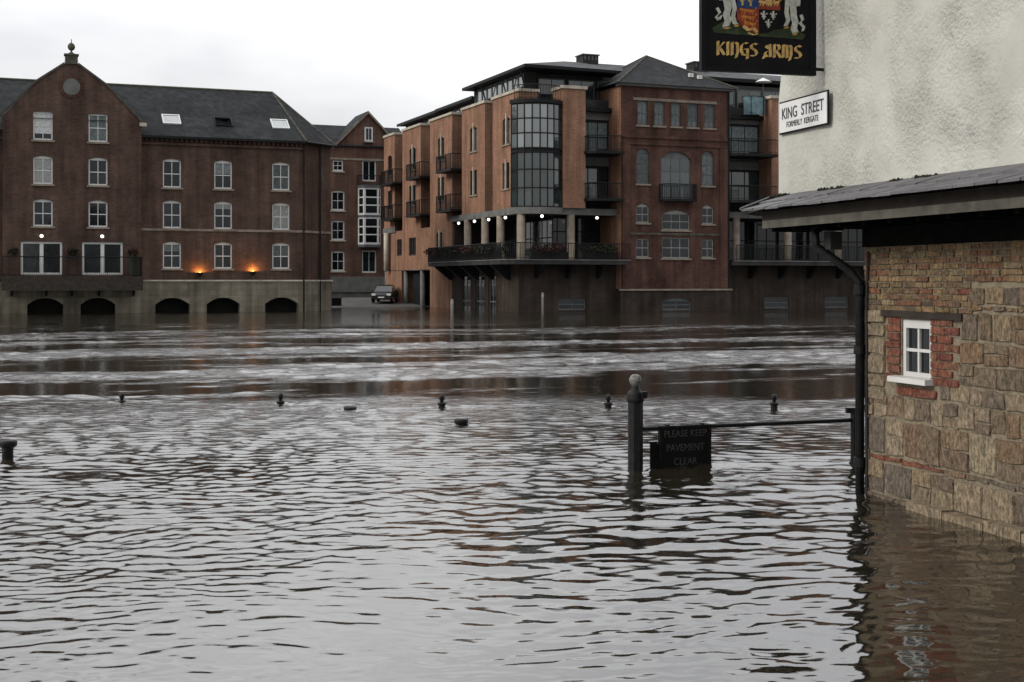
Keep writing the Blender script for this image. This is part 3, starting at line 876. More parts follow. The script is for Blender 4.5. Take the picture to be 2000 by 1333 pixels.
# ground and first floor of the flank beyond the terrace
flank_wall(18.45, 31.2, 2.92, 6.2, [(25.92, 27.38, 4.12, 5.5), (22.1, 24.0, 4.08, 5.52)], name='lower_wall')
flank_window(26.65, 4.12, 1.46, 1.38, rise=0, rows=1, cols=3, bar=.1, frame='dark_wood', sill=None)
flank_window(23.05, 4.08, 1.9, 1.44, rise=0, rows=1, cols=3, bar=.1, frame='dark_wood', sill=None)
box('stone_band', 'concrete', br, -.1, .1, 27.6, 31.2, 6.1, 6.55)
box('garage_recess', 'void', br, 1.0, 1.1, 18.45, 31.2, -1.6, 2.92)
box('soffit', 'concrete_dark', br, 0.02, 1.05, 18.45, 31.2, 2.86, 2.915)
for y in (21.0, 25.4, 31.0):
    MB().lathe([(.2, -1.4), (.2, 2.86)], 14, (.22, y, 0)).build('column', 'concrete', br, smooth=True)
MB().lathe([(.24, 2.9), (.24, 6.1)], 14, (-.3, 29.4, 0)).build('column', 'stone_pale', br, smooth=True)
box('garage_door', 'dark_metal', br, .6, .66, 21.6, 24.8, -1.0, 2.7)
box('lower_pier', 'brick_orange', br, 0, 1.0, 26.0, 30.6, -1.0, 2.86)

# colonnade: beam, columns, recessed glazing
BEAM = (6.38, 6.80)
turret_c, turret_r = (1.48, 1.05), 1.95


def arc_pts(r, a0, a1, n):
    return [(turret_c[0] + r * math.cos(R(a0 + (a1 - a0) * k / n)), turret_c[1] + r * math.sin(R(a0 + (a1 - a0) * k / n))) for k in range(n + 1)]


box('beam', 'concrete', br, -.16, .5, -.05, 13.2, *BEAM)
box('beam', 'concrete', br, 2.95, 7.0, -.2, .5, *BEAM)
bp_ = arc_pts(turret_r + .12, 198, 322, 12) + [(2.95, .5), (.5, .5)]
MB().prism(bp_, BEAM[0] - .004, BEAM[1] + .004, 'z').build('beam', 'concrete', br)
for x, y in ((-.02, 9.7), (-.02, 6.15), (-.02, 3.2), (.12, -.1), (3.68, -.02)):
    c = MB().lathe([(.30, 3.4), (.30, 3.5), (.27, 3.52), (.27, 6.38)], 18, (x, y, 0)).build('column', 'stone_trim', br, smooth=True)
# inner glazing of the terrace room
for k in range(4):
    flank_window(1.9 + k * 2.9, 3.42, 2.8, 2.95, x=2.6, rise=0, cols=3, rows=2, frame='dark_metal', sill=None, bar=.06, name='terrace_glazing', dep=0)
for k in range(2):
    window(br, 4.1 + k * 2.2, 3.42, 2.1, 2.95, y=2.4, rise=0, cols=3, rows=3, frame='dark_metal', sill=None, bar=.06, name='terrace_glazing', dep=0)
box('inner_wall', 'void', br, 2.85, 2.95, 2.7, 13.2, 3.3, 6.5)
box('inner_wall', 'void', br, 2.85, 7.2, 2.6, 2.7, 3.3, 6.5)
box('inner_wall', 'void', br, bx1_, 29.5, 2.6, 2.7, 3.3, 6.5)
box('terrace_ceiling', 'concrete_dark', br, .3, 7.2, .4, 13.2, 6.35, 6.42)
box('terrace_end_wall', 'brick_dark', br, .1, 3.2, 13.0, 13.2, 3.4, 6.4)
# terrace slab on brackets, rounded at its far left end
TP = [(7.3, .6), (7.3, -1.5), (-.9, -1.5), (-1.35, -1.3), (-1.55, -.8), (-1.55, 13.4), (-1.4, 14.6), (-1.0, 15.4), (-.4, 15.8), (.2, 15.9), (2.7, 13.0), (2.7, 2.5)]
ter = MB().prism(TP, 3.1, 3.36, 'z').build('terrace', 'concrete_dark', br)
MB().prism([(x + (.04 if x > 0 else -.04), y - .04) for x, y in TP[1:10]] + [(.2, 15.8), (0, -.5)][::1], 3.36, 3.42, 'z').build('terrace_edge', 'concrete', ter)
railing('railing', ter, [TP[1], TP[2], TP[3], TP[4], TP[5], TP[6], TP[7], TP[8], TP[9]], 3.42, 1.05, step=.11, r=.016)
for x in (1.2, 3.4, 5.6):
    MB().prism([(-1.4, 3.1), (0, 3.1), (0, 2.2), (-.2, 2.2)], x - .1, x + .1, 'x').build('bracket', 'dark_metal', ter)
for y in (1.5, 4.5, 7.5, 10.5, 13.2):
    MB().prism([(-1.45, 3.1), (0, 3.1), (0, 2.1), (-.2, 2.1)], y - .1, y + .1, 'y').build('bracket', 'dark_metal', ter)
# ground floor under the terrace
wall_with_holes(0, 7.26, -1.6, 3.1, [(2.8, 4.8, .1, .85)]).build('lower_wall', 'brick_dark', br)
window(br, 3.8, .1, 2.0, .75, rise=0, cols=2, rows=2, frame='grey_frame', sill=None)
flank_wall(0, 13.22, -1.6, 3.1, [(4.2, 5.6, -1.2, 2.4), (6.4, 8.2, -1.2, 2.4), (9.2, 11.2, -1.2, 2.4)], mat='brick_dark', name='lower_wall')  # the terrace's shade is put into the darker brick
for y, w in ((4.9, 1.4), (7.3, 1.8), (10.2, 2.0)):
    flank_window(y, -1.2, w, 3.6, rise=0, cols=2, rows=2, frame='grey_frame', sill=None, name='river_door', bar=.09)
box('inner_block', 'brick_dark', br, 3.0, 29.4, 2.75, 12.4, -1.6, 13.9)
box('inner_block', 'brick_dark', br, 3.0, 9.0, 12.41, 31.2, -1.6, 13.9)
# curved glazed corner
NF = 8
arcs = arc_pts(turret_r, 200, 320, NF)
zt = [6.84, 8.05, 9.25, 10.36, 10.62, 11.6, 12.55, 13.5]
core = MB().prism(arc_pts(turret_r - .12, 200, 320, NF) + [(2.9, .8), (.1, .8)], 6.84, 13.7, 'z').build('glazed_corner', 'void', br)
m = MB()
for x, y in arcs:
    m.tube([(x, y, 6.82), (x, y, 13.6)], .05, 6)
for z in zt:
    for (xa, ya), (xb, yb) in zip(arcs[:-1], arcs[1:]):
        m.tube([(xa, ya, z), (xb, yb, z)], .05 if z not in (10.36, 10.62) else .07, 6)
m.build('mullions', 'dark_metal', core)
for k, ((xa, ya), (xb, yb)) in enumerate(zip(arcs[:-1], arcs[1:])):
    L = math.hypot(xb - xa, yb - ya)
    for j in range(len(zt) - 1):
        mat_ = 'dark_metal' if j == 3 else ('glass_sky' if j > 3 and k < 6 else 'glass_teal')
        ck = ('tp', j, mat_)
        if ck not in CACHE:
            CACHE[ck] = MB().box(-L / 2 + .04, L / 2 - .04, -.01, .01, .04, zt[j + 1] - zt[j] - .04).mesh('pane', mat_)
        put('pane', CACHE[ck], core, ((xa + xb) / 2, (ya + yb) / 2, zt[j]), math.atan2(yb - ya, xb - xa))
    if rnd.random() < .7:
        pass
MB().prism(arc_pts(turret_r + .1, 198, 322, 12) + [(2.95, .9), (.02, .9)], 13.55, 13.8, 'z').build('cornice', 'dark_metal', core)
railing('roof_railing', br, arc_pts(turret_r - .1, 205, 318, 6), 13.8, .95, step=.2)
# brick pier and glazed recess with balconies
box('brick_pier', 'brick_orange', br, 2.93, 4.56, -.45, 1.2, 6.81, 14.62)
box('parapet_coping', 'stone_pale', br, 2.83, 4.66, -.55, 1.3, 14.62, 14.82)


def glazed_recess(x0, x1, y, tops):
    box('recess_wall', 'concrete_dark', br, x0, x1, y + .2, y + .4, 6.4, 14.2)
    xc, w = (x0 + x1) / 2, x1 - x0
    for z in tops:
        window(br, xc, z + .05, w - .15, 2.15, y=y + .04, rise=0, cols=3, rows=2, frame='dark_metal', pane='glass_teal', sill=None, bar=.06, name='balcony_door', fill='blind_dark' if z > 9 else None, fill_h=.9)
        box('grey_panel', 'concrete', br, x0 + .04, x1 - .04, y + .1, y + .2, z + 2.3, z + 2.85)
        s = MB().prism([(x0 - .1, y), (x0 - .1, -1.1), (x0 + .25, -1.5), (x1 - .1, -1.5), (x1 - .02, -1.3), (x1 - .02, y)], z - .18, z, 'z').build('balcony', 'dark_metal', br)
        railing('railing', s, [(x0 - .05, -.4), (x0 - .05, -1.08), (x0 + .28, -1.45), (x1 - .15, -1.45)], z, 1.0, step=.11, r=.014)
    box('cornice', 'dark_metal', br, x0 - .02, x1 + .02, y - .35, y + .5, 13.35, 13.62)


glazed_recess(4.56, 7.0, .9, (10.55, 7.45))
# old brick centre with pyramid roof
CY = -.75
bx0, bx1 = to_front(BR_O, 1213, 0, CY)[0], to_front(BR_O, 1424, 0, CY)[0]


def cf(px, py):
    return to_front(BR_O, px, py, CY)


CW = []
for a, b_ in ((1245, 1265), (1278, 1298), (1311, 1330), (1343, 1363), (1376, 1396)):
    xa, xb = cf(a, 250)[0], cf(b_, 250)[0]
    CW.append(((xa + xb) / 2, xb - xa, 12.42, 1.62, .0, 'top'))
for a, b_ in ((1243, 1268), (1371, 1394)):
    xa, xb = cf(a, 300)[0], cf(b_, 300)[0]
    CW.append(((xa + xb) / 2, xb - xa, 8.5, 2.35, .3, 'tall'))
    CW.append(((xa + xb) / 2, xb - xa, 5.9, 1.3, .25, 'small'))
    CW.append(((xa + xb) / 2, xb - xa, 3.6, 1.25, 0, 'low'))
xa, xb = cf(1291, 300)[0], cf(1350, 300)[0]
CW.append(((xa + xb) / 2, xb - xa, 7.55, 3.2, .55, 'big'))
CW.append(((xa + xb) / 2, (xb - xa) * .92, 5.45, 1.35, .3, 'small'))
CW.append(((xa + xb) / 2, (xb - xa) * .92, 3.55, 1.4, 0, 'low'))
xc = (xa + xb) / 2
wall_with_holes(bx0, bx1, 1.5, 15.0, [(x - w / 2, x + w / 2, z, z + h) for x, w, z, h, _, _ in CW], y=CY).build('centre_wall', 'brick_old', br)
for x, w, z, h, rise, k in CW:
    big = w > 1.5
    window(br, x, z, w, h, y=CY, rise=rise, arch='brick_old', cols=3 if big else 2, rows={'top': 2, 'tall': 3, 'small': 2, 'low': 2, 'big': 3}[k], fw=.07, bar=.045,
           frame='grey_frame' if k in ('tall', 'big', 'top') else 'dim_frame', pane='glass_teal' if k in ('tall', 'big', 'top') else 'glass', sill='stone_trim',
           fill='blind_dark' if k in ('top', 'tall') else None, fill_h={'top': .8, 'tall': 1}.get(k, 1))
box('centre_side', 'brick_orange', br, bx0 - .02, bx0 + .2, CY + .004, 2.9, 1.5, 15.0)  # sunlit return: the light is put into the paler brick
box('centre_side', 'brick_old', br, bx1 - .2, bx1 + .02, CY + .004, 2.9, 1.5, 15.0)
wall_with_holes(bx0 - .08, bx1 + .08, -1.6, 1.38, [(xc - 1.1, xc + 1.1, .05, .9)], y=CY - .1).build('centre_plinth', 'brick_dark', br)
box('centre_plinth', 'brick_dark', br, bx0 - .08, bx0 + .1, CY - .096, .3, -1.6, 1.38)
window(br, xc, .05, 2.2, .85, y=CY - .1, rise=.2, arch='brick_dark', cols=2, rows=2, frame='grey_frame', sill=None)
box('stone_ledge', 'stone_trim', br, bx0 - .15, bx1 + .15, CY - .2, CY + .1, 1.38, 1.5)
box('stone_band', 'stone_trim', br, bx0 + .9, bx1 - 1.0, CY - .05, CY + .02, 14.06, 14.24)
box('brick_string', 'brick_old', br, bx0 - .03, bx1 + .03, CY - .09, CY + .02, 11.55, 11.75)
box('brick_string', 'brick_old', br, bx0 - .03, bx1 + .03, CY - .09, CY + .02, 11.1, 11.24)
box('stone_band', 'stone_dark', br, bx0, bx1, CY - .05, CY + .02, 5.1, 5.25)
for x in (bx0 + .35, bx1 - .45):
    box('pilaster', 'brick_old', br, x - .28, x + .28, CY - .12, CY + .02, 1.52, 11.08)
box('cornice', 'concrete', br, bx0 - .25, bx1 + .25, CY - .28, CY + .3, 14.98, 15.12)
m = MB()
ev = [(bx0 - .45, CY - .45), (bx1 + .45, CY - .45), (bx1 + .45, 8.2), (bx0 - .45, 8.2)]
ap = ((bx0 + bx1) / 2, 3.6, 17.85)
m.add([(x, y, 15.12) for x, y in ev] + [ap], [(0, 1, 4), (1, 2, 4), (2, 3, 4), (3, 0, 4), (0, 3, 2, 1)])
pr = m.build('centre_roof', 'slate_roof', br)
for x, y in ev[:2] + ev[3:]:
    MB().tube([(x, y, 15.15), ap], .07, 6).build('ridge_tiles', 'stone_dark', pr)
for dx in (0, .55):
    x, y = ap[0] + 1.75 + dx, CY - .45 + 1.55 - dx * .45
    z = 15.12 + (y - CY + .45) / (3.6 - CY + .45) * (17.85 - 15.12) + .05
    MB().box(x - .16, x + .16, y - .1, y + .1, z - .05, z + .22).build('roof_vent', 'white_paint', pr)
b_ = MB().prism([(xc - 1.3, CY), (xc - 1.3, CY - .5), (xc - .9, CY - .85), (xc + .9, CY - .85), (xc + 1.3, CY - .5), (xc + 1.3, CY)], 7.35, 7.5, 'z').build('balcony', 'dark_metal', br)
railing('railing', b_, [(xc - 1.28, CY - .02), (xc - 1.28, CY - .48), (xc - .88, CY - .82), (xc + .88, CY - .82), (xc + 1.28, CY - .48), (xc + 1.28, CY - .02)], 7.5, 1.0, step=.11, r=.014)
MB().tube([(bx1 - .08, CY - .1, 14.9), (bx1 - .08, CY - .1, 1.5)], .06, 8).build('downpipe', 'dark_metal', br)
# right hand recess, pier and the end of the block
glazed_recess(bx1 + .05, 18.75, .9, (10.75, 7.55))
box('brick_pier', 'brick_orange', br, 18.8, 20.6, -.45, 1.2, 6.81, 14.75)
box('parapet_coping', 'stone_pale', br, 18.7, 20.7, -.55, 1.3, 14.75, 14.95)
wall_with_holes(20.6, 29.5, 6.8, 14.4, [(22 + k * 2.4, 23.3 + k * 2.4, z, z + 1.8) for k in range(3) for z in (8, 11)], y=.9).build('end_wall', 'brick_orange', br)
for k in range(3):
    for z in (8, 11):
        window(br, 22.65 + k * 2.4, z, 1.3, 1.8, y=.9, rise=0, frame='grey_frame')
box('beam', 'concrete', br, bx1 + .05, 29.5, -.2, .5, *BEAM)
for x in (16.2, 20.4, 24.6):
    MB().lathe([(.30, 3.4), (.27, 3.52), (.27, 6.38)], 18, (x, -.02, 0)).build('column', 'stone_trim', br, smooth=True)
for k in range(5):
    window(br, 17.2 + k * 2.6, 3.42, 2.5, 2.95, y=2.4, rise=0, cols=3, rows=2, frame='dark_metal', sill=None, bar=.06, name='terrace_glazing', dep=0)
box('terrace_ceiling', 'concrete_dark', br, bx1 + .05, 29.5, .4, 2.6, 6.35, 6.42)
t2 = box('terrace', 'concrete_dark', br, bx1 + .1, 29.5, -1.5, 2.4, 3.1, 3.36)
box('terrace_edge', 'concrete', t2, bx1 + .1, 29.5, -1.54, -1.2, 3.36, 3.42)
railing('railing', t2, [(bx1 + .15, -1.45), (29.4, -1.45)], 3.42, 1.05, step=.11, r=.016)
for k in range(5):
    MB().prism([(-1.4, 3.1), (0, 3.1), (0, 2.2), (-.2, 2.2)], 17.2 + k * 2.4, 17.4 + k * 2.4, 'x').build('bracket', 'dark_metal', t2)
wall_with_holes(bx1, 29.5, -1.6, 3.1, [(18.5, 20.5, .1, .9), (23.5, 25.5, .1, .9)]).build('lower_wall', 'brick_dark', br)
for x in (19.5, 24.5):
    window(br, x, .1, 2.0, .8, rise=0, cols=2, rows=2, frame='grey_frame', sill=None)
# set back top floor with thin overhanging roofs
box('top_floor_wall', 'concrete_dark', br, 2.2, 29, 2.6, 11.5, 13.6, 16.0)
for k in range(9):
    window(br, 3.4 + k * 2.2, 13.95, 2.0, 1.75, y=2.55, rise=0, cols=2, rows=1, frame='grey_frame', pane='glass_teal', sill=None, name='top_floor_window', dep=-.06)
flank_roof = [(1.35, 0.9, 12.2, 16.05), (1.9, 12.3, 20.5, 15.45), (1.9, 20.6, 31.0, 15.4)]
for q, (x, y0, y1, z) in enumerate(flank_roof):
    if q:
        box('top_floor_wall', 'concrete_dark', br, x, 9, y0, y1, 13.6, z)
    else:
        box('top_floor_wall', 'concrete_dark', br, x, 2.2, y0 + 1.4, y1, 13.6, z)
    nwin = int((y1 - y0 - 1.6) / 1.0)
    for k in range(nwin):
        flank_window(y0 + 1.9 + k * 1.0, z - 1.05, .9, .95, x=x - .02, rise=0, cols=1, rows=1, frame='grey_frame', pane='glass_sky', sill=None, name='top_floor_window', dep=-.06, fw=.06)
    if q:
        MB().add([(x - .7, y0 - .1, z), (9, y0 - .1, z + .25), (9, y1 + .2, z + .25), (x - .7, y1 + .2, z), (x - .7, y0 - .1, z + .16), (9, y0 - .1, z + .95), (9, y1 + .2, z + .95), (x - .7, y1 + .2, z + .16)],
                 [(0, 3, 2, 1), (4, 5, 6, 7), (0, 1, 5, 4), (1, 2, 6, 5), (2, 3, 7, 6), (3, 0, 4, 7)]).build('flank_roof', 'metal_roof', br)
        MB().box(x - .75, x - .66, y0 - .15, y1 + .25, z - .03, z + .19).build('roof_edge', 'dark_metal', br)
rz0 = 16.08
m = MB()
ra, rb2 = (6.0, 6.4, 17.6), (24.5, 6.6, 17.6)
fl_ = [(.55, .35, 16.22), (7.4, .75, 16.22), (7.4, 6.4, 17.6), (7.4, 3.2, 16.62), (29.6, 3.2, 16.62), (29.6, 12.6, 16.22), (.55, 12.6, 16.22)]
m.add(fl_ + [ra, rb2], [(0, 1, 2, 7), (3, 4, 8, 2), (4, 5, 8), (5, 6, 7, 2, 8), (6, 0, 7)])
mr_ = m.build('main_roof', 'metal_roof', br)
MB().prism([(.55, .35), (7.4, .75), (7.4, 12.6), (.55, 12.6)], rz0 - .06, rz0 + .135, 'z').build('roof_edge', 'dark_metal', mr_)
MB().prism([(7.45, 3.2), (29.6, 3.2), (29.6, 12.6), (7.45, 12.6)], 16.36, 16.6, 'z').build('roof_edge', 'dark_metal', mr_)
for xw in (to_front(BR_O, 1147, 0, 6.4)[0], to_front(BR_O, 1362, 0, 6.4)[0]):
    v_ = box('roof_vent_box', 'concrete_dark', mr_, xw - .6, xw + .6, 5.8, 7.0, 17.2, 18.05)
    box('vent_cap', 'grey_frame', v_, xw - .68, xw + .68, 5.72, 7.08, 18.05, 18.13)
    for k in range(4):
        box('louvre', 'grey_frame', v_, xw - .5 + k * .28, xw - .38 + k * .28, 5.76, 5.8, 17.7, 18.0)
for k, y in enumerate((1.6, 5, 9)):
    MB().tube([(1.4, y, 13.7), (.75, y, 16.0)], .05, 6).build('roof_strut', 'dark_metal', br)


# globe lamps under the colonnade beam
GL = [(-.3, 10.9, 'first globe lamp from the left under the colonnade beam'), (-.3, 7.55, 'second globe lamp from the left under the colonnade beam'),
      (-.3, 4.75, 'third globe lamp from the left under the colonnade beam'), (-.3, 1.6, 'fourth globe lamp from the left, beside the corner column'),
      (1.2, -1.05, 'globe lamp under the glazed corner of the apartments'), (5.45, -.32, 'rightmost globe lamp under the colonnade beam')]
for x, y, lab in GL:
    g = thing('globe_lamp', 'small white ' + lab, 'lamp', local_to_world(BR_O, x, y, 6.2), ANG, 'globe lamps along the colonnade')
    MB().lathe([(.02, -.10), (.08, -.07), (.105, 0), (.08, .07), (.02, .10)], 12).build('globe', 'lamp_white', g, smooth=True)
    MB().tube([(0, 0, .13), (0, 0, .3)], .02, 6).build('stem', 'dark_metal', g)
# parasol on the roof terrace at the right
xp, zp = to_front(BR_O, 1495, 157, .3)
ps = thing('parasol', 'pale open parasol on the roof terrace above the right hand balconies', 'parasol', local_to_world(BR_O, xp, .6, 13.62), ANG)
MB().lathe([(.62, zp - 13.72), (.4, zp - 13.6), (.03, zp - 13.42)], 10).build('canopy', 'white_paint', ps)
MB().tube([(0, 0, 0), (0, 0, zp - 13.5)], .025, 6).build('pole', 'grey_frame', ps)
sc = thing('glass_screen', 'curved pale blue glass wind screen on the right hand roof terrace', 'screen', local_to_world(BR_O, 17.9, .5, 13.62), ANG)
gm = MB()
pts = [(math.cos(R(a)) * .95, math.sin(R(a)) * .6) for a in range(200, 341, 20)]
gm.add([(x, y, 0) for x, y in pts] + [(x, y, 1.25) for x, y in pts], [(i, i + 1, i + 9, i + 8) for i in range(7)])
simple('pale_blue', (.13, .20, .22), .25, var=.3, vscale=4)
gm.build('glass_panel', 'pale_blue', sc)
railing('rail', sc, [(-.95, -.1), (-.5, -.55), (.5, -.55), (.95, -.1)], 0, 1.28, step=.5)

simple('sign_dark', (.02, .019, .017), .7)
# planted boxes along the terrace railing
for k, (x, y, lab) in enumerate(((-1.25, 12.2, 'dark planted flower box at the rounded far end of the terrace railing'), (-1.25, 8.6, 'dark planted flower box second from the rounded end of the terrace'),
                                 (-1.25, 5.0, 'dark planted flower box in the middle of the terrace side railing'), (-1.25, 1.6, 'dark planted flower box on the terrace side railing near the corner'),
                                 (1.6, -1.2, 'dark planted flower box under the glazed corner on the terrace front'), (5.2, -1.2, 'dark planted flower box at the right end of the terrace front'))):
    fb = thing('flower_box', lab, 'planter', local_to_world(BR_O, x, y, 3.42), ANG + (math.pi / 2 if x < 0 else 0), 'flower boxes on the terrace')
    MB().box(-1.3, 1.3, -.2, .2, 0, .5).build('box', 'sign_dark', fb)
    leaf_blob('leaves', 'foliage' if k % 2 else 'flower', fb, (0, 0, .7), 1.25, .32, 330, 80 + k, .11)

# ------------------------------------------------------------------ riverside pub at the right: rubble and brick ground floor, white render above
PUB = (3.33, 12.8)
PX, PY = (.2798, -.9601), (.9601, .2798)               # local x: along the wall towards the viewer; local y: into the house
PANG = math.atan2(PX[1], PX[0])


def pub_pt(px, py, y=0.0):
    """Photo point on the pub's street wall -> local x and height."""
    ox, oy = PUB[0] + PY[0] * y, PUB[1] + PY[1] * y
    k = (px - CX) / F
    t = (k * oy - ox) / (PX[0] - k * PX[1])
    return t, CAMH + (HY - py) / F * (oy + PX[1] * t)


pub = thing('pub_house', 'old pub with white rendered upper floor over a patched brick and stone ground floor', 'building', (*PUB, 0), PANG)
# near masonry materials
def masonry(name, cols, rough=.9, bump=.6):
    """Single bricks and stones: each object takes its own shade, with grain, lichen and pitting."""
    m, n, l, b = base_mat(name)
    oi = n.new('ShaderNodeObjectInfo')
    rp = n.new('ShaderNodeValToRGB')
    rp.color_ramp.interpolation = 'LINEAR'
    els = rp.color_ramp.elements
    for i, c in enumerate(cols):
        e = els[i] if i < 2 else els.new(1)
        e.position = i / (len(cols) - 1)
        e.color = (*[t * ALB for t in c], 1)
    l.new(oi.outputs['Random'], rp.inputs[0])
    geo = n.new('ShaderNodeNewGeometry')
    no = n.new('ShaderNodeTexNoise'); no.inputs['Scale'].default_value = 13; no.inputs['Detail'].default_value = 10; no.inputs['Roughness'].default_value = .8
    l.new(geo.outputs['Position'], no.inputs['Vector'])
    mr = n.new('ShaderNodeMapRange'); mr.inputs['From Min'].default_value = .3; mr.inputs['From Max'].default_value = .72
    mr.inputs['To Min'].default_value = .5; mr.inputs['To Max'].default_value = 2.0
    l.new(no.outputs['Fac'], mr.inputs['Value'])
    vm = n.new('ShaderNodeVectorMath'); vm.operation = 'SCALE'
    l.new(rp.outputs[0], vm.inputs[0]); l.new(mr.outputs[0], vm.inputs['Scale'])
    # greenish lichen patches
    n3 = n.new('ShaderNodeTexNoise'); n3.inputs['Scale'].default_value = 3.1; n3.inputs['Detail'].default_value = 5
    l.new(geo.outputs['Position'], n3.inputs['Vector'])
    m3 = n.new('ShaderNodeMapRange'); m3.inputs['From Min'].default_value = .52; m3.inputs['From Max'].default_value = .68; m3.inputs['To Max'].default_value = .35
    l.new(n3.outputs['Fac'], m3.inputs['Value'])
    mx = n.new('ShaderNodeMix'); mx.data_type = 'RGBA'
    l.new(m3.outputs[0], mx.inputs[0]); l.new(vm.outputs[0], mx.inputs[6])
    mx.inputs[7].default_value = (.09, .08, .055, 1)
    n5 = n.new('ShaderNodeTexNoise'); n5.inputs['Scale'].default_value = 30; n5.inputs['Detail'].default_value = 6; n5.inputs['Roughness'].default_value = .75
    mp5 = n.new('ShaderNodeMapping'); mp5.inputs['Scale'].default_value = (1.3, 1.3, .55)
    l.new(geo.outputs['Position'], mp5.inputs[0]); l.new(mp5.outputs[0], n5.inputs['Vector'])
    m5 = n.new('ShaderNodeMapRange'); m5.inputs['From Min'].default_value = .36; m5.inputs['From Max'].default_value = .62
    m5.inputs['To Min'].default_value = .38; m5.inputs['To Max'].default_value = 1.3
    l.new(n5.outputs['Fac'], m5.inputs['Value'])
    v5 = n.new('ShaderNodeVectorMath'); v5.operation = 'SCALE'
    l.new(mx.outputs[2], v5.inputs[0]); l.new(m5.outputs[0], v5.inputs['Scale'])
    l.new(v5.outputs[0], b.inputs['Base Color'])
    b.inputs['Roughness'].default_value = rough
    b.inputs['Specular IOR Level'].default_value = .08
    n2 = n.new('ShaderNodeTexNoise'); n2.inputs['Scale'].default_value = 38; n2.inputs['Detail'].default_value = 8; n2.inputs['Roughness'].default_value = .7
    l.new(geo.outputs['Position'], n2.inputs['Vector'])
    bp = n.new('ShaderNodeBump'); bp.inputs['Strength'].default_value = bump; bp.inputs['Distance'].default_value = .03
    l.new(n2.outputs['Fac'], bp.inputs['Height']); l.new(bp.outputs[0], b.inputs['Normal'])
    return m


masonry('old_brick', [(.20, .125, .065), (.155, .115, .065), (.225, .15, .085), (.13, .09, .06), (.18, .085, .05), (.10, .075, .055), (.21, .165, .095)])
masonry('red_brick', [(.165, .062, .043), (.19, .08, .052), (.14, .052, .04), (.17, .085, .055)])
masonry('old_stone', [(.19, .135, .085), (.125, .10, .078), (.215, .16, .10), (.10, .085, .072), (.18, .115, .07), (.12, .098, .072), (.16, .115, .075)])
masonry('pale_stone', [(.235, .19, .13), (.205, .16, .108), (.22, .172, .122)])
simple('mortar', (.21, .175, .125), .95, var=.4, vscale=12, bump=.6, bscale=40)


def piece_mesh(w, h, d, seed, jit, chip, mat, name):
    """One brick or stone: irregular outline, bevelled edge, slightly bulged face (24 triangles or so)."""
    rr = random.Random(seed)
    pts = [(-.5, -.5), (0, -.5), (.5, -.5), (.5, 0), (.5, .5), (0, .5), (-.5, .5), (-.5, 0)]
    o_, i_ = [], []
    for k, (a, b_) in enumerate(pts):
        x, z = a * w + rr.uniform(-jit, jit), b_ * h + rr.uniform(-jit, jit)
        if k % 2 == 0 and rr.random() < .3:
            x *= 1 - chip; z *= 1 - chip
        o_.append((x, 0, z))
        c = min(w, h)
        i_.append((x * (1 - .055 * c / w), -d * rr.uniform(.75, 1.15), z * (1 - .055 * c / h)))
    m = MB()
    m.add(o_ + i_ + [(rr.uniform(-.1, .1) * w, -d * rr.uniform(.85, 1.15), rr.uniform(-.1, .1) * h)],
          [(k, (k + 1) % 8, 8 + (k + 1) % 8, 8 + k) for k in range(8)] + [(8 + k, 8 + (k + 1) % 8, 16) for k in range(8)])
    return m.mesh(name, mat)


PIECES = {}


def piece(kind, parent, x0, x1, z0, z1, mat, d, jit, chip=.05):
    w, h = x1 - x0, z1 - z0
    key = (kind, round(w / .04), round(h / .012), mat, rnd.randrange(5))
    if key not in PIECES:
        PIECES[key] = piece_mesh(w, h, d, len(PIECES), jit, chip, mat, kind)
    me = PIECES[key]
    o = put(kind, me, parent, ((x0 + x1) / 2, 0, (z0 + z1) / 2))
    o.rotation_euler = (rnd.uniform(-.02, .02), rnd.uniform(-.018, .018), 0)
    o.location.y = rnd.uniform(-.006, .004)
    return o


XW0, XW1 = pub_pt(1762, 690)[0], pub_pt(1819, 690)[0]
ZW0, ZW1 = 1.155, 1.66
LEN = 4.6
wall = wall_with_holes(0, 9, -1.6, 2.32, [(XW0, XW1, ZW0, ZW1)], depth=.12).build('stone_wall', 'mortar', pub)
MB().add([(0, 0, -1.6), (-1.72, 1.7, -1.6), (-1.72, 1.7, 2.6), (0, 0, 2.6)], [(0, 3, 2, 1)]).build('corner_wall', 'mortar', pub)
MB().add([(-1.72, 1.7, -1.6), (-1.72, 8, -1.6), (-1.72, 8, 2.6), (-1.72, 1.7, 2.6)], [(0, 3, 2, 1)]).build('river_wall', 'mortar', pub)
n_piece = 0


def blocked(x0, x1, z0, z1):
    return x0 < XW1 + .01 and x1 > XW0 - .01 and z0 < ZW1 + .02 and z1 > ZW0 - .09


# bricks of the upper courses
z = 2.31
row = 0
PITCH = .0535
while z > 1.74:
    z0 = z - PITCH
    x = .012
    first = True
    while x < LEN:
        w = rnd.choice((.215, .22, .105, .21, .19, .16, .23))
        if first and row % 2:
            w *= .55
        first = False
        x1 = min(x + w, LEN)
        big = (z0 < 1.97 and x > 1.62)
        if not big:
            red = rnd.random() < .03
            piece('brick', wall, x, x1 - .010, z0 + .010, z, 'red_brick' if red else 'old_brick', .012, .004, .06)
        x = x1
    z = z0
    row += 1
# timber lintel over the little window, sagging to the right
x0l, x1l = pub_pt(1726, 610)[0], pub_pt(1884, 620)[0]
lt = MB().box(x0l, x1l, -.035, .02, -.028, .028).build('lintel', 'dark_wood', pub, (0, 0, 1.715))
lt.rotation_euler = (0, R(.6), 0)
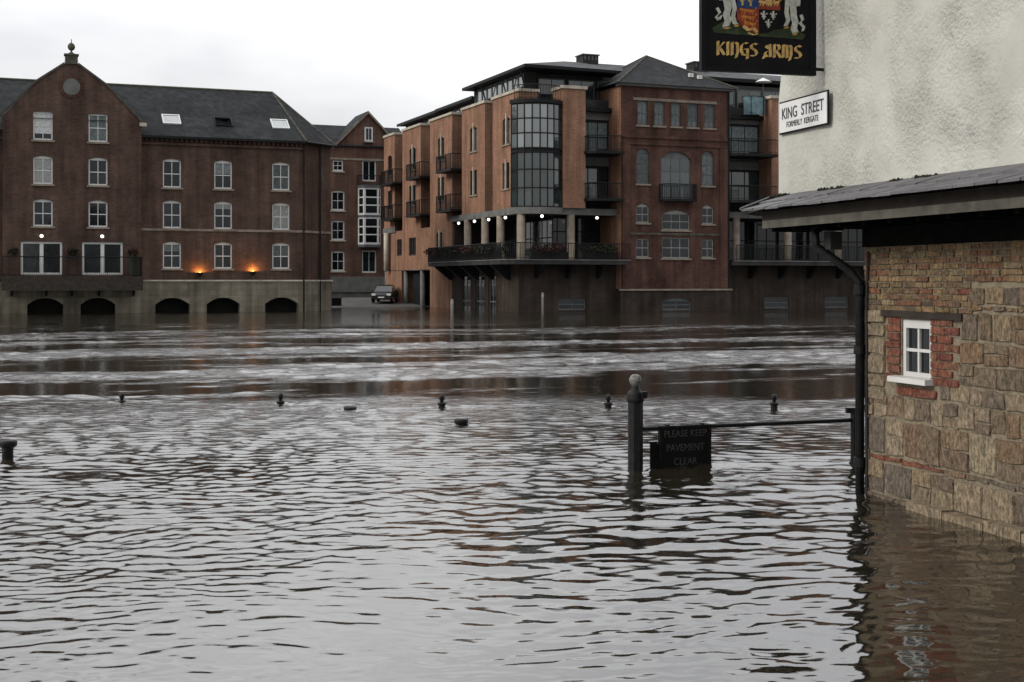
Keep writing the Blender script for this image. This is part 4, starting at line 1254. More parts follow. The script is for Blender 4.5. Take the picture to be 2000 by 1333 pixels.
# bricks between the lintel and the window sides
for side, (xa, xb) in enumerate(((x0l + .06, XW0 - .006), (XW1 + .008, 1.5))):
    z = 1.68
    k = 0
    while z > 1.12:
        z0 = z - .073
        if side == 0:
            cuts = [xa + (.0 if k % 2 else .03), xb]
        else:
            cuts = [xa, xa + (.21 if k % 2 else .105), xb - (.0 if k % 2 else .08)]
        for a, b_ in zip(cuts[:-1], cuts[1:]):
            piece('brick', wall, a, b_ - .01, z0 + .011, z, 'red_brick', .016, .003, .04)
        z = z0
        k += 1
# left hand quoin strip and mixed rubble
z = 1.735
while z > .98:
    h = rnd.uniform(.12, .2)
    piece('stone', wall, .012, x0l + .035, z - h + .014, z, 'pale_stone', .02, .008)
    z -= h


def rubble_row(z0, z1, xa, xb, wmin, wmax, mats, d=.014):
    x = xa
    while x < xb - .02:
        w = rnd.uniform(wmin, wmax)
        if xb - (x + w) < wmin * .6:
            w = xb - x
        x1 = x + w
        if rnd.random() < .22 and z1 - z0 > .17:
            zm = z0 + (z1 - z0) * rnd.uniform(.4, .6)
            piece('stone', wall, x, x1 - .014, z0 + .012, zm - .008, rnd.choice(mats), d, .010)
            piece('stone', wall, x, x1 - .014, zm + .006, z1 - .003, rnd.choice(mats), d, .010)
        else:
            piece('stone', wall, x, x1 - .014, z0 + .012 + rnd.uniform(0, .012), z1 - rnd.uniform(0, .008), rnd.choice(mats), d * rnd.uniform(.7, 1.4), .011)
        x = x1


rubble_row(1.80, 1.955, 1.64, LEN, .16, .34, ['old_stone', 'pale_stone', 'old_brick'])
rubble_row(1.742, 1.80, 1.64, LEN, .12, .24, ['old_brick', 'old_stone'])
rubble_row(1.50, 1.735, 1.53, LEN, .18, .36, ['old_stone'])
rubble_row(1.31, 1.495, 1.52, LEN, .20, .40, ['old_stone', 'old_stone', 'pale_stone'])
rubble_row(1.12, 1.305, 1.48, LEN, .18, .36, ['old_stone'])
# band under the sill
for a, b_ in ((XW0 - .06, XW0 + .2), (XW0 + .2, XW1 + .1)):
    piece('brick', wall, a, b_ - .01, .985, 1.05, 'red_brick', .018, .004)
rubble_row(.97, 1.115, XW1 + .14, LEN, .14, .32, ['old_stone', 'pale_stone', 'old_brick'])
rubble_row(.75, .965, .012, LEN, .15, .27, ['old_stone', 'pale_stone', 'old_stone'])
rubble_row(.405, .745, .012, LEN, .26, .42, ['pale_stone', 'pale_stone', 'old_stone'], .017)
rubble_row(.345, .40, .1, 1.3, .2, .3, ['red_brick'], .012)
rubble_row(.345, .40, 1.3, LEN, .25, .4, ['old_stone'], .018)
rubble_row(.04, .34, .012, LEN, .30, .52, ['old_stone', 'old_stone', 'pale_stone'], .017)
rubble_row(-.26, .035, .012, LEN, .3, .6, ['old_stone'], .028)
# footing ledge that just shows above the flood towards the viewer
x = .9
while x < LEN:
    w = rnd.uniform(.35, .6)
    f_ = MB().box(-w / 2 + .008, w / 2 - .008, -.14, 0, -.35, .075 + rnd.uniform(-.015, .02)).build('footing_stone', 'pale_stone', wall, (x + w / 2, 0, 0))
    x += w
# the little window
wm = MB()
W, Hh = XW1 - XW0, ZW1 - ZW0
fw = .045
wm.box(-W / 2, -W / 2 + fw, .0, .07, 0, Hh); wm.box(W / 2 - fw, W / 2, .0, .07, 0, Hh)
wm.box(-W / 2 + fw, W / 2 - fw, .0, .07, 0, .04); wm.box(-W / 2 + fw, W / 2 - fw, .0, .07, Hh - .075, Hh)
wm.box(-.013, .013, .008, .06, .04, Hh - .075); wm.box(-W / 2 + fw, W / 2 - fw, .005, .065, .04 + (Hh - .115) / 2 - .014, .04 + (Hh - .115) / 2 + .014)
wo = wm.build('window', 'white_paint', pub, ((XW0 + XW1) / 2, .012, ZW0))
pm = MB().box(0, (W - 2 * fw) / 2 - .014, .03, .04, 0, (Hh - .115) / 2 - .014).mesh('pane', 'glass')
for i in (0, 1):
    for j in (0, 1):
        put('pane', pm, wo, (-W / 2 + fw + i * ((W - 2 * fw) / 2 + .014), .0, .04 + j * ((Hh - .115) / 2 + .014)))
MB().prism([(-.11, -.055), (.03, -.055), (.03, .004), (-.11, -.008)], -W / 2 - .09, W / 2 + .05, 'x').build('sill', 'white_paint', wo)

# wall plate, soffit, rafters and pentice roof of slates
box('wall_plate', 'black_eaves_wood', pub, -.0, 9, -.03, .1, 2.322, 2.56)
EX0 = -.91
MB().prism([(EX0 - .2, -.57), (9, -.57), (9, .02), (-1.7, .02)], 2.565, 2.585, 'z').build('soffit', 'black_eaves_wood', pub)
x = EX0 + .1
while x < 6:
    r_ = MB().box(x - .03, x + .03, -.54, -.02, 2.49, 2.56).build('rafter_end', 'black_eaves_wood', pub)
    x += .42
simple('fascia_paint', (.085, .08, .066), .6, var=.35, vscale=7)
simple('slate_near', (.125, .123, .13), .55, var=.25, vscale=9, bump=.4, bscale=30, obj_var=.14)
simple('moss', (.03, .03, .02), .95, var=.6, vscale=20)
MB().box(EX0, 9, -.61, -.58, 2.525, 2.60).build('fascia', 'fascia_paint', pub)
MB().add([(EX0, -.61, 2.525), (EX0, -.58, 2.525), (-1.72, .25, 2.525), (-1.74, .22, 2.525), (EX0, -.61, 2.60), (EX0, -.58, 2.60), (-1.72, .25, 2.60), (-1.74, .22, 2.60)],
         [(0, 3, 7, 4), (0, 1, 2, 3), (4, 7, 6, 5)]).build('fascia', 'fascia_paint', pub)
MB().box(EX0 - .05, 9, -.585, -.55, 2.60, 2.70).build('eaves_board', 'dark_wood', pub)
RY0, RZ0, RZ1 = -.74, 2.70, 2.885
rs_ = (RZ1 - RZ0) / -RY0
MB().add([(EX0 - .22, RY0 + .03, RZ0 - .02), (9, RY0 + .03, RZ0 - .02), (9, .0, RZ1 - .02), (-1.86, .0, RZ1 - .02), (-2.6, .74, RZ0 - .02)], [(0, 1, 2, 3), (0, 3, 4)]).build('roof_deck', 'dark_wood', pub)
for r_i, (ya, yb) in enumerate(((RY0, -.34), (-.42, -.0))):
    x = EX0 - .22 - (.0 if r_i == 0 else .35) + (.14 if r_i else 0)
    while x < 6.2:
        w = .28 + rnd.uniform(-.02, .02)
        za, zb = RZ0 + (ya - RY0) * rs_ + r_i * .014, RZ0 + (yb - RY0) * rs_ + r_i * .014
        dz = rnd.uniform(-.004, .006)
        g = .004
        sm_ = MB()
        sm_.add([(g, ya + rnd.uniform(-.012, .01), za + dz), (w - g, ya + rnd.uniform(-.012, .01), za + dz), (w - g, yb, zb), (g, yb, zb)], [])
        v4 = sm_.v[-4:]
        sm_ = MB().add([(a, b_, c) for a, b_, c in v4] + [(a, b_, c + .022) for a, b_, c in v4], [(0, 3, 2, 1), (4, 5, 6, 7), (0, 1, 5, 4), (1, 2, 6, 5), (2, 3, 7, 6), (3, 0, 4, 7)])
        sm_.build('slate', 'slate_near', pub, (x, 0, 0))
        x += w
MB().add([(EX0 - .22, RY0, RZ0 + .01), (-2.6, .74, RZ0 + .01), (-1.86, 0, RZ1 + .02)], [(0, 2, 1)]).build('hip_slates', 'slate_near', pub)
MB().tube([(EX0 - .22, RY0, RZ0 + .03), (-1.86, 0, RZ1 + .03)], .014, 6).build('hip_tile', 'slate_near', pub)
for k, (xa, xb) in enumerate(((-1.75, -1.45), (-.72, -.28), (.55, .7), (.9, 1.25))):
    rr = random.Random(k)
    m = MB()
    for _ in range(int((xb - xa) * 260)):
        c = Vector((rr.uniform(xa, xb), rr.uniform(-.10, -.015), RZ1 + rr.uniform(-.01, .03)))
        s_ = rr.uniform(.008, .022)
        m.lathe([(s_ * .3, -s_), (s_, 0), (s_ * .3, s_ * .8)], 5, c)
    o = m.build('moss_clump', 'moss', pub); o['kind'] = 'stuff'
# gutter pipes at the corner
MB().tube([(-.22, -.42, 2.62), (-.2, -.40, 2.33), (-.03, -.14, 2.10), (.015, -.064, 2.0), (.015, -.064, -1.0)], .042, 12).build('downpipe', 'black_iron', pub, smooth=True)
for zz in (1.92, 1.36, .3):
    MB().lathe([(.042, -.05), (.056, -.045), (.056, .045), (.042, .05)], 12, (.015, -.064, zz)).build('pipe_collar', 'black_iron', pub)
MB().tube([(.105, -.03, 2.28), (.085, -.032, 1.9), (.085, -.032, -1)], .012, 8).build('thin_pipe', 'concrete_dark', pub)
MB().box(-.16, -.04, -.34, -.22, 2.30, 2.47).build('hopper', 'concrete_dark', pub)

# white rendered upper storey: lumpy hand-laid roughcast as real relief
m_, n_, l_, b_ = base_mat('roughcast')
tc = n_.new('ShaderNodeTexCoord')
v1 = n_.new('ShaderNodeTexNoise'); v1.inputs['Scale'].default_value = .9; v1.inputs['Detail'].default_value = 6; v1.inputs['Roughness'].default_value = .65
l_.new(tc.outputs['Object'], v1.inputs['Vector'])
cr = n_.new('ShaderNodeValToRGB')
cr.color_ramp.elements[0].position = .3; cr.color_ramp.elements[0].color = (.25, .247, .22, 1)
cr.color_ramp.elements[1].position = .66; cr.color_ramp.elements[1].color = (.345, .342, .315, 1)
l_.new(v1.outputs['Fac'], cr.inputs[0]); l_.new(cr.outputs[0], b_.inputs['Base Color'])
b_.inputs['Roughness'].default_value = .85
b_.inputs['Specular IOR Level'].default_value = .2
v2 = n_.new('ShaderNodeTexNoise'); v2.inputs['Scale'].default_value = 24; v2.inputs['Detail'].default_value = 6; v2.inputs['Roughness'].default_value = .6
l_.new(tc.outputs['Object'], v2.inputs['Vector'])
v3 = n_.new('ShaderNodeTexNoise'); v3.inputs['Scale'].default_value = 1.6
l_.new(tc.outputs['Object'], v3.inputs['Vector'])
ms = n_.new('ShaderNodeMapRange'); ms.inputs['From Min'].default_value = .35; ms.inputs['From Max'].default_value = .65; ms.inputs['To Min'].default_value = .12; ms.inputs['To Max'].default_value = 1.0
l_.new(v3.outputs['Fac'], ms.inputs['Value'])
bm_ = n_.new('ShaderNodeBump'); bm_.inputs['Distance'].default_value = .055
l_.new(v2.outputs['Fac'], bm_.inputs['Height']); l_.new(ms.outputs[0], bm_.inputs['Strength']); l_.new(bm_.outputs[0], b_.inputs['Normal'])

nx, nz = 190, 130
gx = np.linspace(-1.74, 9, nx)[None, :].repeat(nz, 0)
gz = np.linspace(2.80, 8.2, nz)[:, None].repeat(nx, 1)
gy = .05 * (smooth_noise(gx * .9, gz * .7, 61) - .5) + .022 * (smooth_noise(gx * 3.1, gz * 3.1, 62) - .5) + .010 * (smooth_noise(gx * 8, gz * 8, 63) - .5)
gy *= np.clip((gx + 1.74) / 1.0, .1, 1)
gy += .05 * np.clip((-gx - .75) / .9, 0, 1) ** 2 * np.clip((gz - 3.9) / .5, 0, 1)      # the corner rounds off above the street plate
co = np.stack([gx, gy, gz], -1).reshape(-1, 3)
ii = np.arange(nx * nz).reshape(nz, nx)
qd = np.stack([ii[:-1, :-1], ii[:-1, 1:], ii[1:, 1:], ii[1:, :-1]], -1).reshape(-1, 4)
me = bpy.data.meshes.new('rendered_wall')
me.from_pydata(co.tolist(), [], qd.tolist())
me.polygons.foreach_set('use_smooth', [True] * len(me.polygons))
me.materials.append(MATS['roughcast'])
put('rendered_wall', me, pub)
box('river_side_wall', 'roughcast', pub, -1.73, 8.9, .14, 8, 2.65, 8.2)
MB().add([(-2.1, -.4, 8.1), (9.3, -.4, 8.1), (9.3, 4, 11), (-2.1, 4, 11), (-2.1, 8.4, 8.1), (9.3, 8.4, 8.1)], [(0, 1, 2, 3), (3, 2, 5, 4), (0, 3, 4), (1, 5, 2)]).build('roof', 'slate_roof', pub)


# ------------------------------------------------------------------ signs
def text_part(txt, size, mat, parent, loc, rot, sx=1.0, bold=0.0):
    cu = bpy.data.curves.new('lettering', 'FONT')
    cu.body = txt
    cu.size = size
    cu.align_x = 'CENTER'
    cu.extrude = .0015
    cu.offset = bold
    tmp = bpy.data.objects.new('lettering', cu)
    COL.objects.link(tmp)
    dg = bpy.context.evaluated_depsgraph_get()
    me = bpy.data.meshes.new_from_object(tmp.evaluated_get(dg))
    bpy.data.objects.remove(tmp)
    me.materials.clear(); me.materials.append(MATS[mat])
    o = put('lettering', me, parent, loc)
    o['kind'] = 'stuff'
    o.rotation_euler = rot
    o.scale = (sx, 1, 1)
    return o


simple('sign_white', (.72, .72, .72), .4, var=.08)
simple('sign_black', (.009, .009, .010), .5, var=.3, spec=.06)
simple('sign_ink', (.05, .055, .06), .5, var=.2)
xs0, xs1 = pub_pt(1527, 235)[0], pub_pt(1623, 215)[0]
sw = xs1 - xs0
st = thing('street_name_sign', 'white rectangular street name plate with black border on the rendered wall', 'sign',
           (PUB[0] + PX[0] * (xs0 + xs1) / 2 - PY[0] * .034, PUB[1] + PX[1] * (xs0 + xs1) / 2 - PY[1] * .034, 3.55), PANG)
MB().box(-sw / 2, sw / 2, .004, .016, 0, .345).build('plate', 'sign_black', st)
MB().box(-sw / 2 + .018, sw / 2 - .018, -.004, .004, .018, .327).build('face', 'sign_white', st)
text_part('KING  STREET', .165, 'sign_ink', st, (0, -.0065, .155), (R(90), 0, 0), .86, .001)
text_part('FORMERLY  KERGATE', .085, 'sign_ink', st, (0, -.0065, .062), (R(90), 0, 0), .82)

# hanging pub sign
SX, SY0, SY1 = -.817, -1.325, -.085
hs = thing('hanging_pub_sign', 'black hanging pub sign with painted coat of arms and gold lettering above the street', 'sign',
           (PUB[0] + PX[0] * SX + PY[0] * SY0, PUB[1] + PX[1] * SX + PY[1] * SY0, 4.05), PANG + math.pi / 2)
# local: x runs from the outer edge to the wall, -y looks at the viewer
SWD, SHT = SY1 - SY0, 1.72
MB().box(0, SWD, -.02, .02, 0, SHT).build('board', 'sign_black', hs)
fr_ = MB()
fr_.box(0, SWD, -.045, -.02, 0, .05); fr_.box(0, SWD, -.045, -.02, SHT - .05, SHT); fr_.box(0, .05, -.045, -.02, .05, SHT - .05); fr_.box(SWD - .05, SWD, -.045, -.02, .05, SHT - .05)
fr_.build('frame', 'sign_black', hs)
simple('gold', (.50, .33, .12), .45, var=.35, vscale=20)
simple('gold_dark', (.36, .20, .05), .45, var=.35, vscale=20)
simple('heraldic_red', (.19, .035, .02), .5, var=.4, vscale=15)
simple('heraldic_orange', (.40, .14, .03), .5, var=.4, vscale=25)
simple('heraldic_blue', (.02, .05, .14), .5, var=.4, vscale=15)
simple('heraldic_white', (.42, .43, .38), .5, var=.3, vscale=25)
simple('heraldic_green', (.03, .042, .02), .6, var=.5, vscale=15)


def stroke(m, pts, nib, y, taper=False):
    """Broad-nib pen stroke in the sign's plane."""
    nx_, nz_ = nib
    for (xa, za), (xb, zb) in zip(pts[:-1], pts[1:]):
        q = [(xa - nx_ / 2, za - nz_ / 2), (xb - nx_ / 2, zb - nz_ / 2), (xb + nx_ / 2, zb + nz_ / 2), (xa + nx_ / 2, za + nz_ / 2)]
        ar = sum(q[i][0] * q[(i + 1) % 4][1] - q[(i + 1) % 4][0] * q[i][1] for i in range(4))
        if ar < 0:
            q = q[::-1]
        m.add([(a, y, b_) for a, b_ in q] + [(a, y + .004, b_) for a, b_ in q], [(0, 1, 2, 3), (0, 4, 5, 1), (1, 5, 6, 2), (2, 6, 7, 3), (3, 7, 4, 0)])
    return m


GLY = {  # uncial letter shapes, unit height
    'K': (.62, [[(.1, 1.05), (.1, -.05)], [(.5, 1.0), (.42, .85), (.14, .48)], [(.2, .52), (.36, .3), (.52, .0), (.6, .02)]]),
    'I': (.34, [[(.15, 1.03), (.15, -.03)]]),
    'N': (.62, [[(.1, 1.03), (.1, 0)], [(.1, .92), (.3, 1.02), (.46, .9), (.48, .3), (.36, -.2)]]),
    'G': (.66, [[(.52, .98), (.3, 1.02), (.12, .8), (.09, .4), (.22, .08), (.44, .05)], [(.28, .52), (.54, .55)], [(.53, .55), (.52, -.2), (.44, -.26)]]),
    'S': (.60, [[(.5, .92), (.3, 1.03), (.12, .85), (.16, .62), (.42, .45), (.5, .22), (.36, .02), (.08, .05)]]),
    'A': (.66, [[(.5, 1.02), (.28, .95), (.2, .78), (.4, .66)], [(.44, .98), (.48, .5), (.5, .0)], [(.44, .5), (.2, .42), (.1, .2), (.24, .02), (.5, .08)], [(.08, .1), (.0, -.15)]]),
    'R': (.62, [[(.1, 1.03), (.1, -.02)], [(.1, .95), (.36, 1.0), (.46, .8), (.4, .58), (.12, .5)], [(.2, .5), (.4, .25), (.54, .0)]]),
    'M': (.82, [[(.1, 1.03), (.1, 0)], [(.1, .95), (.28, 1.0), (.36, .85), (.36, 0)], [(.38, .95), (.54, 1.0), (.64, .85), (.64, .25), (.52, -.2)]]),
}
x, hgt = .165, .125
total = sum(GLY[c][0] if c != ' ' else .35 for c in 'KINGS ARMS')
sxx = (1.095 - x) / total
for c in 'KINGS ARMS':
    if c == ' ':
        x += .35 * sxx
        continue
    m = MB()
    for k, st_ in enumerate(GLY[c][1]):
        stroke(m, [(x + a * sxx, .165 + b_ * hgt) for a, b_ in st_], (.030, .012), -.0255 - .0008 * k)
    m.build('letter', 'gold', hs)
    x += GLY[c][0] * sxx
# ground the supporters stand on
MB().prism([(.14, .375), (1.10, .355), (1.13, .40), (1.0, .47), (.8, .44), (.62, .43), (.42, .46), (.24, .49), (.12, .42)], -.0245, -.0215, 'y').build('mound', 'heraldic_green', hs)
# shield in quarters
sh_l = [(.385, .63), (.385, .52), (.43, .45), (.50, .41), (.618, .385), (.618, .63)]
sh_r = [(.618, .63), (.618, .385), (.735, .41), (.805, .45), (.85, .52), (.85, .63)]
MB().prism(sh_l, -.029, -.0215, 'y').build('shield_quarter', 'heraldic_red', hs)
MB().prism(sh_r, -.029, -.0215, 'y').build('shield_quarter', 'sign_black', hs)
MB().prism([(.385, .632), (.617, .632), (.617, .95), (.385, .95)], -.029, -.0215, 'y').build('shield_quarter', 'heraldic_blue', hs)
MB().prism([(.619, .632), (.85, .632), (.85, .95), (.619, .95)], -.029, -.0215, 'y').build('shield_quarter', 'heraldic_red', hs)
for k, (cx_, cz_, s_) in enumerate(((.50, .60, 1.0), (.505, .535, .95), (.53, .475, .8), (.70, .69, .95), (.77, .70, .95))):
    m = MB()
    stroke(m, [(cx_ - .085 * s_, cz_ + .02), (cx_ - .04 * s_, cz_ + .012), (cx_ + .04 * s_, cz_ + .004), (cx_ + .075 * s_, cz_ + .018)], (.012, .026), -.0305)
    for dx in (-.06, -.03, .03, .06):
        stroke(m, [(cx_ + dx * s_, cz_), (cx_ + (dx - .012) * s_, cz_ - .028)], (.013, .006), -.0312)
    stroke(m, [(cx_ + .07 * s_, cz_ + .01), (cx_ + .095 * s_, cz_ + .03), (cx_ + .08 * s_, cz_ + .045)], (.008, .008), -.0315)
    m.build('lion', 'heraldic_orange' if k < 3 else 'gold', hs)
for cx_, cz_ in ((.672, .572), (.775, .575), (.722, .492)):
    m = MB()
    stroke(m, [(cx_, cz_ + .045), (cx_, cz_ - .04)], (.018, .004), -.0305)
    stroke(m, [(cx_ - .034, cz_ + .012), (cx_ - .03, cz_ + .024), (cx_, cz_ - .012), (cx_ + .03, cz_ + .024), (cx_ + .034, cz_ + .012)], (.012, .008), -.0312)
    stroke(m, [(cx_ - .022, cz_ - .014), (cx_ + .022, cz_ - .014)], (.004, .010), -.0318)
    m.build('fleur_de_lis', 'heraldic_white', hs)
m = MB()
for a, b_ in ((.44, .70), (.53, .70), (.485, .79)):
    stroke(m, [(a, b_ + .05), (a, b_ - .045)], (.02, .006), -.0305)
    stroke(m, [(a - .03, b_ + .02), (a, b_ - .015), (a + .03, b_ + .02)], (.012, .008), -.0312)
m.build('fleur_de_lis', 'gold', hs)
# scroll end under the shield
m = MB()
stroke(m, [(.45, .455), (.5, .42), (.56, .435), (.6, .40)], (.02, .028), -.0325)
stroke(m, [(.55, .43), (.5, .39), (.56, .375), (.61, .385)], (.014, .012), -.0332)
m.build('scroll', 'gold', hs)


def supporter(pts_list, name='supporter'):
    m = MB()
    for k, (pts, w_) in enumerate(pts_list):
        stroke(m, pts, (w_, .012), -.0265 - .0006 * k)
    m.build(name, 'heraldic_white', hs)


supporter([([(.24, .95), (.25, .8), (.27, .70)], .15), ([(.27, .72), (.29, .62), (.27, .56), (.29, .50), (.26, .44)], .075), ([(.245, .43), (.30, .425)], .05),
           ([(.33, .74), (.36, .62), (.34, .54), (.36, .48), (.38, .47)], .045), ([(.17, .62), (.20, .57), (.16, .53), (.19, .50), (.22, .55)], .03)])
supporter([([(1.02, .95), (1.0, .8), (.99, .68)], .16), ([(.99, .70), (1.0, .58), (1.02, .52), (1.0, .46), (1.02, .42)], .07),
           ([(.93, .74), (.92, .62), (.94, .54), (.91, .48)], .045), ([(1.08, .60), (1.10, .55), (1.07, .52), (1.11, .48), (1.10, .44)], .03)])
m = MB()
for cx_, cz_ in ((.27, .425), (1.01, .405), (.375, .455), (.915, .465)):
    stroke(m, [(cx_ - .02, cz_), (cx_ + .025, cz_)], (.02, .022), -.0302)
m.build('hooves', 'gold_dark', hs)
br_ = MB()
br_.tube([(SWD, 0, .07), (SWD + .12, 0, .07)], .016, 8); br_.tube([(SWD - .02, 0, .03), (SWD - .02, 0, .11)], .022, 8)
br_.tube([(-.03, 0, SHT + .08), (SWD + .12, 0, SHT + .08)], .02, 8)
br_.tube([(.1, 0, SHT), (.1, 0, SHT + .08)], .012, 6); br_.tube([(SWD - .1, 0, SHT), (SWD - .1, 0, SHT + .08)], .012, 6)
br_.build('bracket', 'black_iron', hs)

# ------------------------------------------------------------------ flooded quay furniture
simple('worn_paint', (.16, .16, .145), .55, var=.5, vscale=25)
D0 = 14.4
px_ = (1241 - CX) / F * D0
post = thing('gate_post', 'black iron post with a pale ball finial rising from the flood beside the rail', 'post', (px_, D0, 0), R(6))
m = MB()
m.prism([(.082 * math.cos(R(22.5 + 45 * k)), .082 * math.sin(R(22.5 + 45 * k))) for k in range(8)], -1.2, .80, 'z')
m.build('shaft', 'black_iron', post)
MB().lathe([(.085, .72), (.095, .73), (.095, .76), (.088, .80), (.085, .82), (.055, .845), (.042, .87), (.042, .885)], 16).build('collar', 'black_iron', post, smooth=True)
MB().lathe([(.03, .87), (.036, .895), (.055, .91), (.066, .94), (.066, .965), (.055, .995), (.03, 1.012), (.005, 1.016)], 16).build('finial', 'worn_paint', post, smooth=True)
MB().box(.06, .125, -.03, .03, .76, .83).build('lug', 'black_iron', post)
RE = ((1668 - CX) / F * 15.36, 15.36)
rail = thing('quay_rail', 'thin black iron rail running from the post to the pub corner', 'rail', (px_, D0, .43), 0)
dx_, dy_ = RE[0] - px_, RE[1] - D0
MB().tube([(.06, .02, 0), (dx_, dy_, 0)], .024, 8).build('bar', 'black_iron', rail)
MB().tube([(dx_, dy_, -1.4), (dx_, dy_, .08)], .04, 10).build('end_post', 'black_iron', rail)
MB().box(dx_ - .09, dx_ + .05, dy_ - .04, dy_ + .04, .08, .14).build('catch', 'black_iron', rail)
# notice hanging on the rail, its foot in the water
xn = (1338 - CX) / F * 14.55
nt_ = thing('notice_board', 'small black notice board hanging from the rail with its foot under water', 'sign', (xn, 14.42 + (xn - px_) * dy_ / dx_ - .045, 0), math.atan2(dy_, dx_))
MB().box(-.312, .312, -.015, .015, -.35, .455).build('board', 'sign_black', nt_)
MB().box(-.312, .312, -.022, -.015, .43, .455).box(.287, .312, -.022, -.015, -.35, .43).box(-.312, -.287, -.022, -.015, -.35, .43).build('frame', 'black_iron', nt_)
MB().box(-.40, -.30, .018, .034, -.35, .27).build('side_plate', 'sign_black', nt_)
MB().box(-.41, -.32, .016, .036, .27, .29).build('side_plate_top', 'black_iron', nt_)
simple('faded_letter', (.055, .055, .052), .6, var=.5, vscale=30)
text_part('PLEASE KEEP', .105, 'faded_letter', nt_, (0, -.019, .335), (R(90), 0, 0), .88)
text_part('PAVEMENT', .105, 'faded_letter', nt_, (0, -.019, .185), (R(90), 0, 0), .88)
text_part('CLEAR', .105, 'faded_letter', nt_, (0, -.019, .035), (R(90), 0, 0), .9)
for xx in (-.2, .22):
    MB().box(xx - .012, xx + .012, -.012, .06, .42, .47).build('hook', 'black_iron', nt_)

# row of quay edge posts almost drowned, water creased around them
QP = [(238, 785), (548, 788), (863, 795), (1188, 795), (1512, 800)]
QL = ['leftmost of the five black finial posts showing above the flood', 'second from left of the five black finial posts in the flood',
      'middle one of the five black finial posts in the flood', 'black finial post in the flood just left of the tall gate post', 'rightmost of the five black finial posts, nearest the pub']
QH = [.15, .17, .20, .20, .24]
for (a, b_), lab, hh in zip(QP, QL, QH):
    d = CAMH * F / (b_ - HY)
    p_ = thing('quay_post', lab, 'post', ((a - CX) / F * d, d, hh - .24), rnd.uniform(0, 1), 'quay edge posts in a row')
    MB().lathe([(.055, -1.3), (.055, .06), (.07, .075), (.07, .10), (.05, .115)], 12).build('shaft', 'black_iron', p_)
    MB().lathe([(.03, .11), (.025, .135), (.04, .155), (.047, .185), (.04, .215), (.015, .24)], 12).build('finial', 'black_iron', p_, smooth=True)


def bollard(px, wl_y, w_px, top, label, tilt=0.0):
    d = CAMH * F / (wl_y - HY)
    r_ = w_px / F * d / 2
    o = thing('mooring_bollard', label, 'bollard', ((px - CX) / F * d, d, 0), rnd.random(), 'mooring bollards along the drowned quay')
    o.rotation_euler.x = tilt
    MB().lathe([(r_ * .62, -1.2), (r_ * .60, top - .10), (r_ * .7, top - .075)], 14).build('stem', 'black_iron', o, smooth=True)
    MB().lathe([(r_ * .7, top - .08), (r_ * .98, top - .06), (r_ * 1.0, top - .012), (r_ * .9, top), (.01, top + .004)], 16).build('cap', 'black_iron', o, smooth=True)


bollard(15, 897, 36, .21, 'flat topped black mooring bollard at the left edge of the picture')
bollard(901, 829, 28, .075, 'flat black bollard cap just above the water left of the gate post')
bollard(684, 800, 26, .045, 'nearly drowned black bollard cap tilted in the current', R(5))

# pale marker posts by the far bank
simple('pale_post', (.16, .16, .15), .5, var=.25, vscale=8)
for a, wl, tp, lab in ((883, 625, 585, 'pale marker post standing in the river left of the terrace'), (1060, 612, 572, 'pale marker post close under the terrace wall')):
    d = CAMH * F / (wl - HY)
    o = thing('marker_post', lab, 'post', ((a - CX) / F * d, d, 0), 0)
    hh = (wl - tp) / F * d
    MB().lathe([(.075, -1.2), (.075, hh - .08), (.06, hh)], 12).build('pole', 'pale_post', o, smooth=True)
    MB().lathe([(.078, hh * .8), (.078, hh * .9)], 12).build('band', 'dim_frame', o)

# ------------------------------------------------------------------ side street
def street_z(x, y):
    v = (x - BL_O[0]) * VW[0] + (y - BL_O[1]) * VW[1]
    return ground_z(v)


# low wall with coping and railing in front of the back house
kx, ky = at(645, 118.0)
lw = thing('low_wall', 'low grey wall with dark coping across the end of the side street', 'wall', (kx - 3, ky - .6, street_z(kx, ky) - .1), ANG)
MB().box(-1, 8.2, -.12, .12, 0, .5).build('wall', 'concrete', lw)
MB().box(-1.03, 8.23, -.16, .16, .5, .58).build('coping', 'concrete_dark', lw)
# dark cabinet by the building corner
kx, ky = at(655, 107.0)
kb = thing('storage_box', 'dark box with pale lid beside the corner of the brown brick building', 'box', (kx, ky, street_z(kx, ky) - .02), ANG)
MB().box(-.42, .42, -.3, .3, 0, .62).build('body', 'sign_black', kb)
MB().box(-.45, .45, -.33, .33, .62, .7).build('lid', 'concrete', kb)

# dark parked car
simple('car_paint', (.012, .013, .015), .3, var=.2, spec=.25)
simple('tyre', (.012, .012, .012), .8)
simple('rim', (.25, .25, .26), .35, metal=.8)
simple('headlamp', (.75, .76, .78), .15, var=.1)
cx_, cy_ = at(752, 112.0)
car = thing('parked_car', 'dark parked car with its pale headlamp towards the river at the street end', 'car', (cx_, cy_, street_z(cx_, cy_) + .02), PANG - R(20))
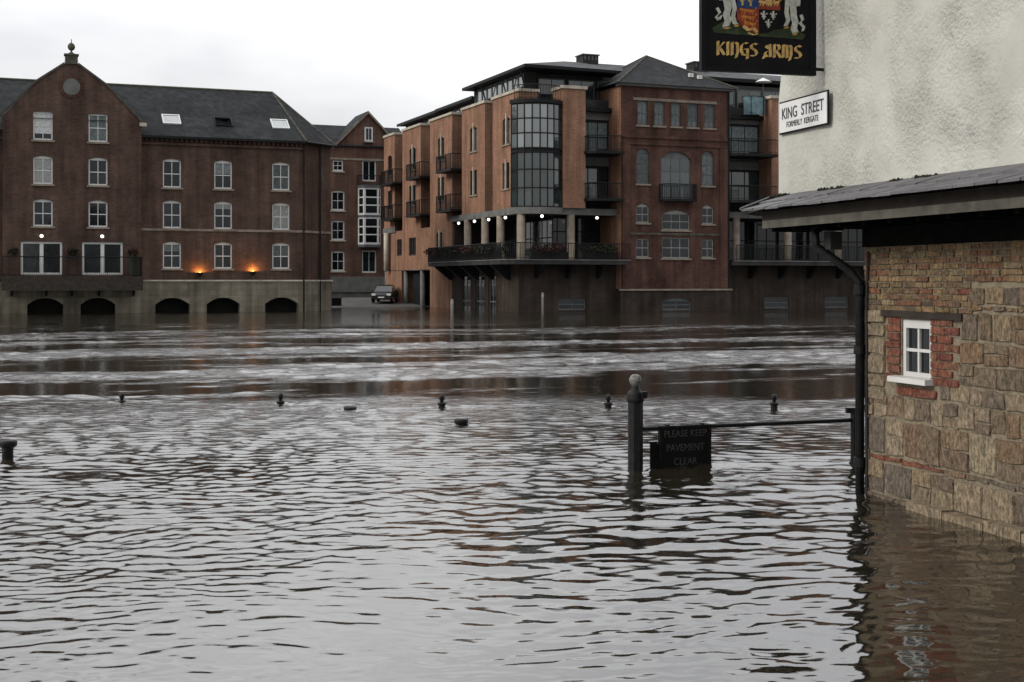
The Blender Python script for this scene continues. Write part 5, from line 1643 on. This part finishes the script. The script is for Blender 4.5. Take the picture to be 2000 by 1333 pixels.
# local x: length, nose at +x
prof_b = [(-2.0, .32), (-2.05, .62), (-1.95, .88), (-1.0, .92), (.75, .90), (1.55, .78), (1.98, .62), (2.02, .34), (1.9, .25), (-1.9, .25)]
m = MB()
secs = [(-.84, .93), (-.80, 1.0), (.80, 1.0), (.84, .93)]
nb = len(prof_b)
vs2 = []
for yy, sc_ in secs:
    vs2 += [(x * (.985 if sc_ < 1 else 1), yy, .25 + (z - .25) * sc_) for x, z in prof_b]
fs2 = [tuple(range(nb)), tuple(range(4 * nb - 1, 3 * nb - 1, -1))]
for s_ in range(3):
    for k in range(nb):
        fs2.append((s_ * nb + k, (s_ + 1) * nb + k, (s_ + 1) * nb + (k + 1) % nb, s_ * nb + (k + 1) % nb))
m.add(vs2, fs2)
m.build('body', 'car_paint', car)
cab = [(-1.7, .9), (-1.25, 1.42), (-.1, 1.46), (.35, 1.36), (1.0, .9)]
m = MB()
vs2 = [(x, -.74 if z < 1 else -.60, z) for x, z in cab] + [(x, .74 if z < 1 else .60, z) for x, z in cab]
m.add(vs2, [(0, 1, 2, 3, 4), (9, 8, 7, 6, 5)] + [(k, k + 5, (k + 1) + 5, k + 1) for k in range(4)])
m.build('cabin_glass', 'glass', car)
MB().add([(-1.28, -.61, 1.43), (-.1, -.61, 1.475), (.32, -.6, 1.385), (.32, .6, 1.385), (-.1, .61, 1.475), (-1.28, .61, 1.43)], [(0, 1, 4, 5), (1, 2, 3, 4)]).build('roof', 'car_paint', car)
for s_ in (-1, 1):
    for xx in (-1.25, 1.28):
        w_ = MB()
        w_.tube([(xx, s_ * .66, .31), (xx, s_ * .85, .31)], .31, 18)
        wo_ = w_.build('wheel', 'tyre', car)
        MB().tube([(xx, s_ * .84, .31), (xx, s_ * .87, .31)], .2, 14).build('rim', 'rim', wo_)
    MB().box(1.80, 2.0, s_ * .62 - .17, s_ * .62 + .17, .60, .76).build('headlight', 'headlamp', car)
    MB().tube([(.75, s_ * .80, .98), (.78, s_ * .98, 1.0)], .07, 8).build('mirror', 'car_paint', car)
MB().box(1.99, 2.03, -.26, .26, .40, .50).build('number_plate', 'sign_white', car)
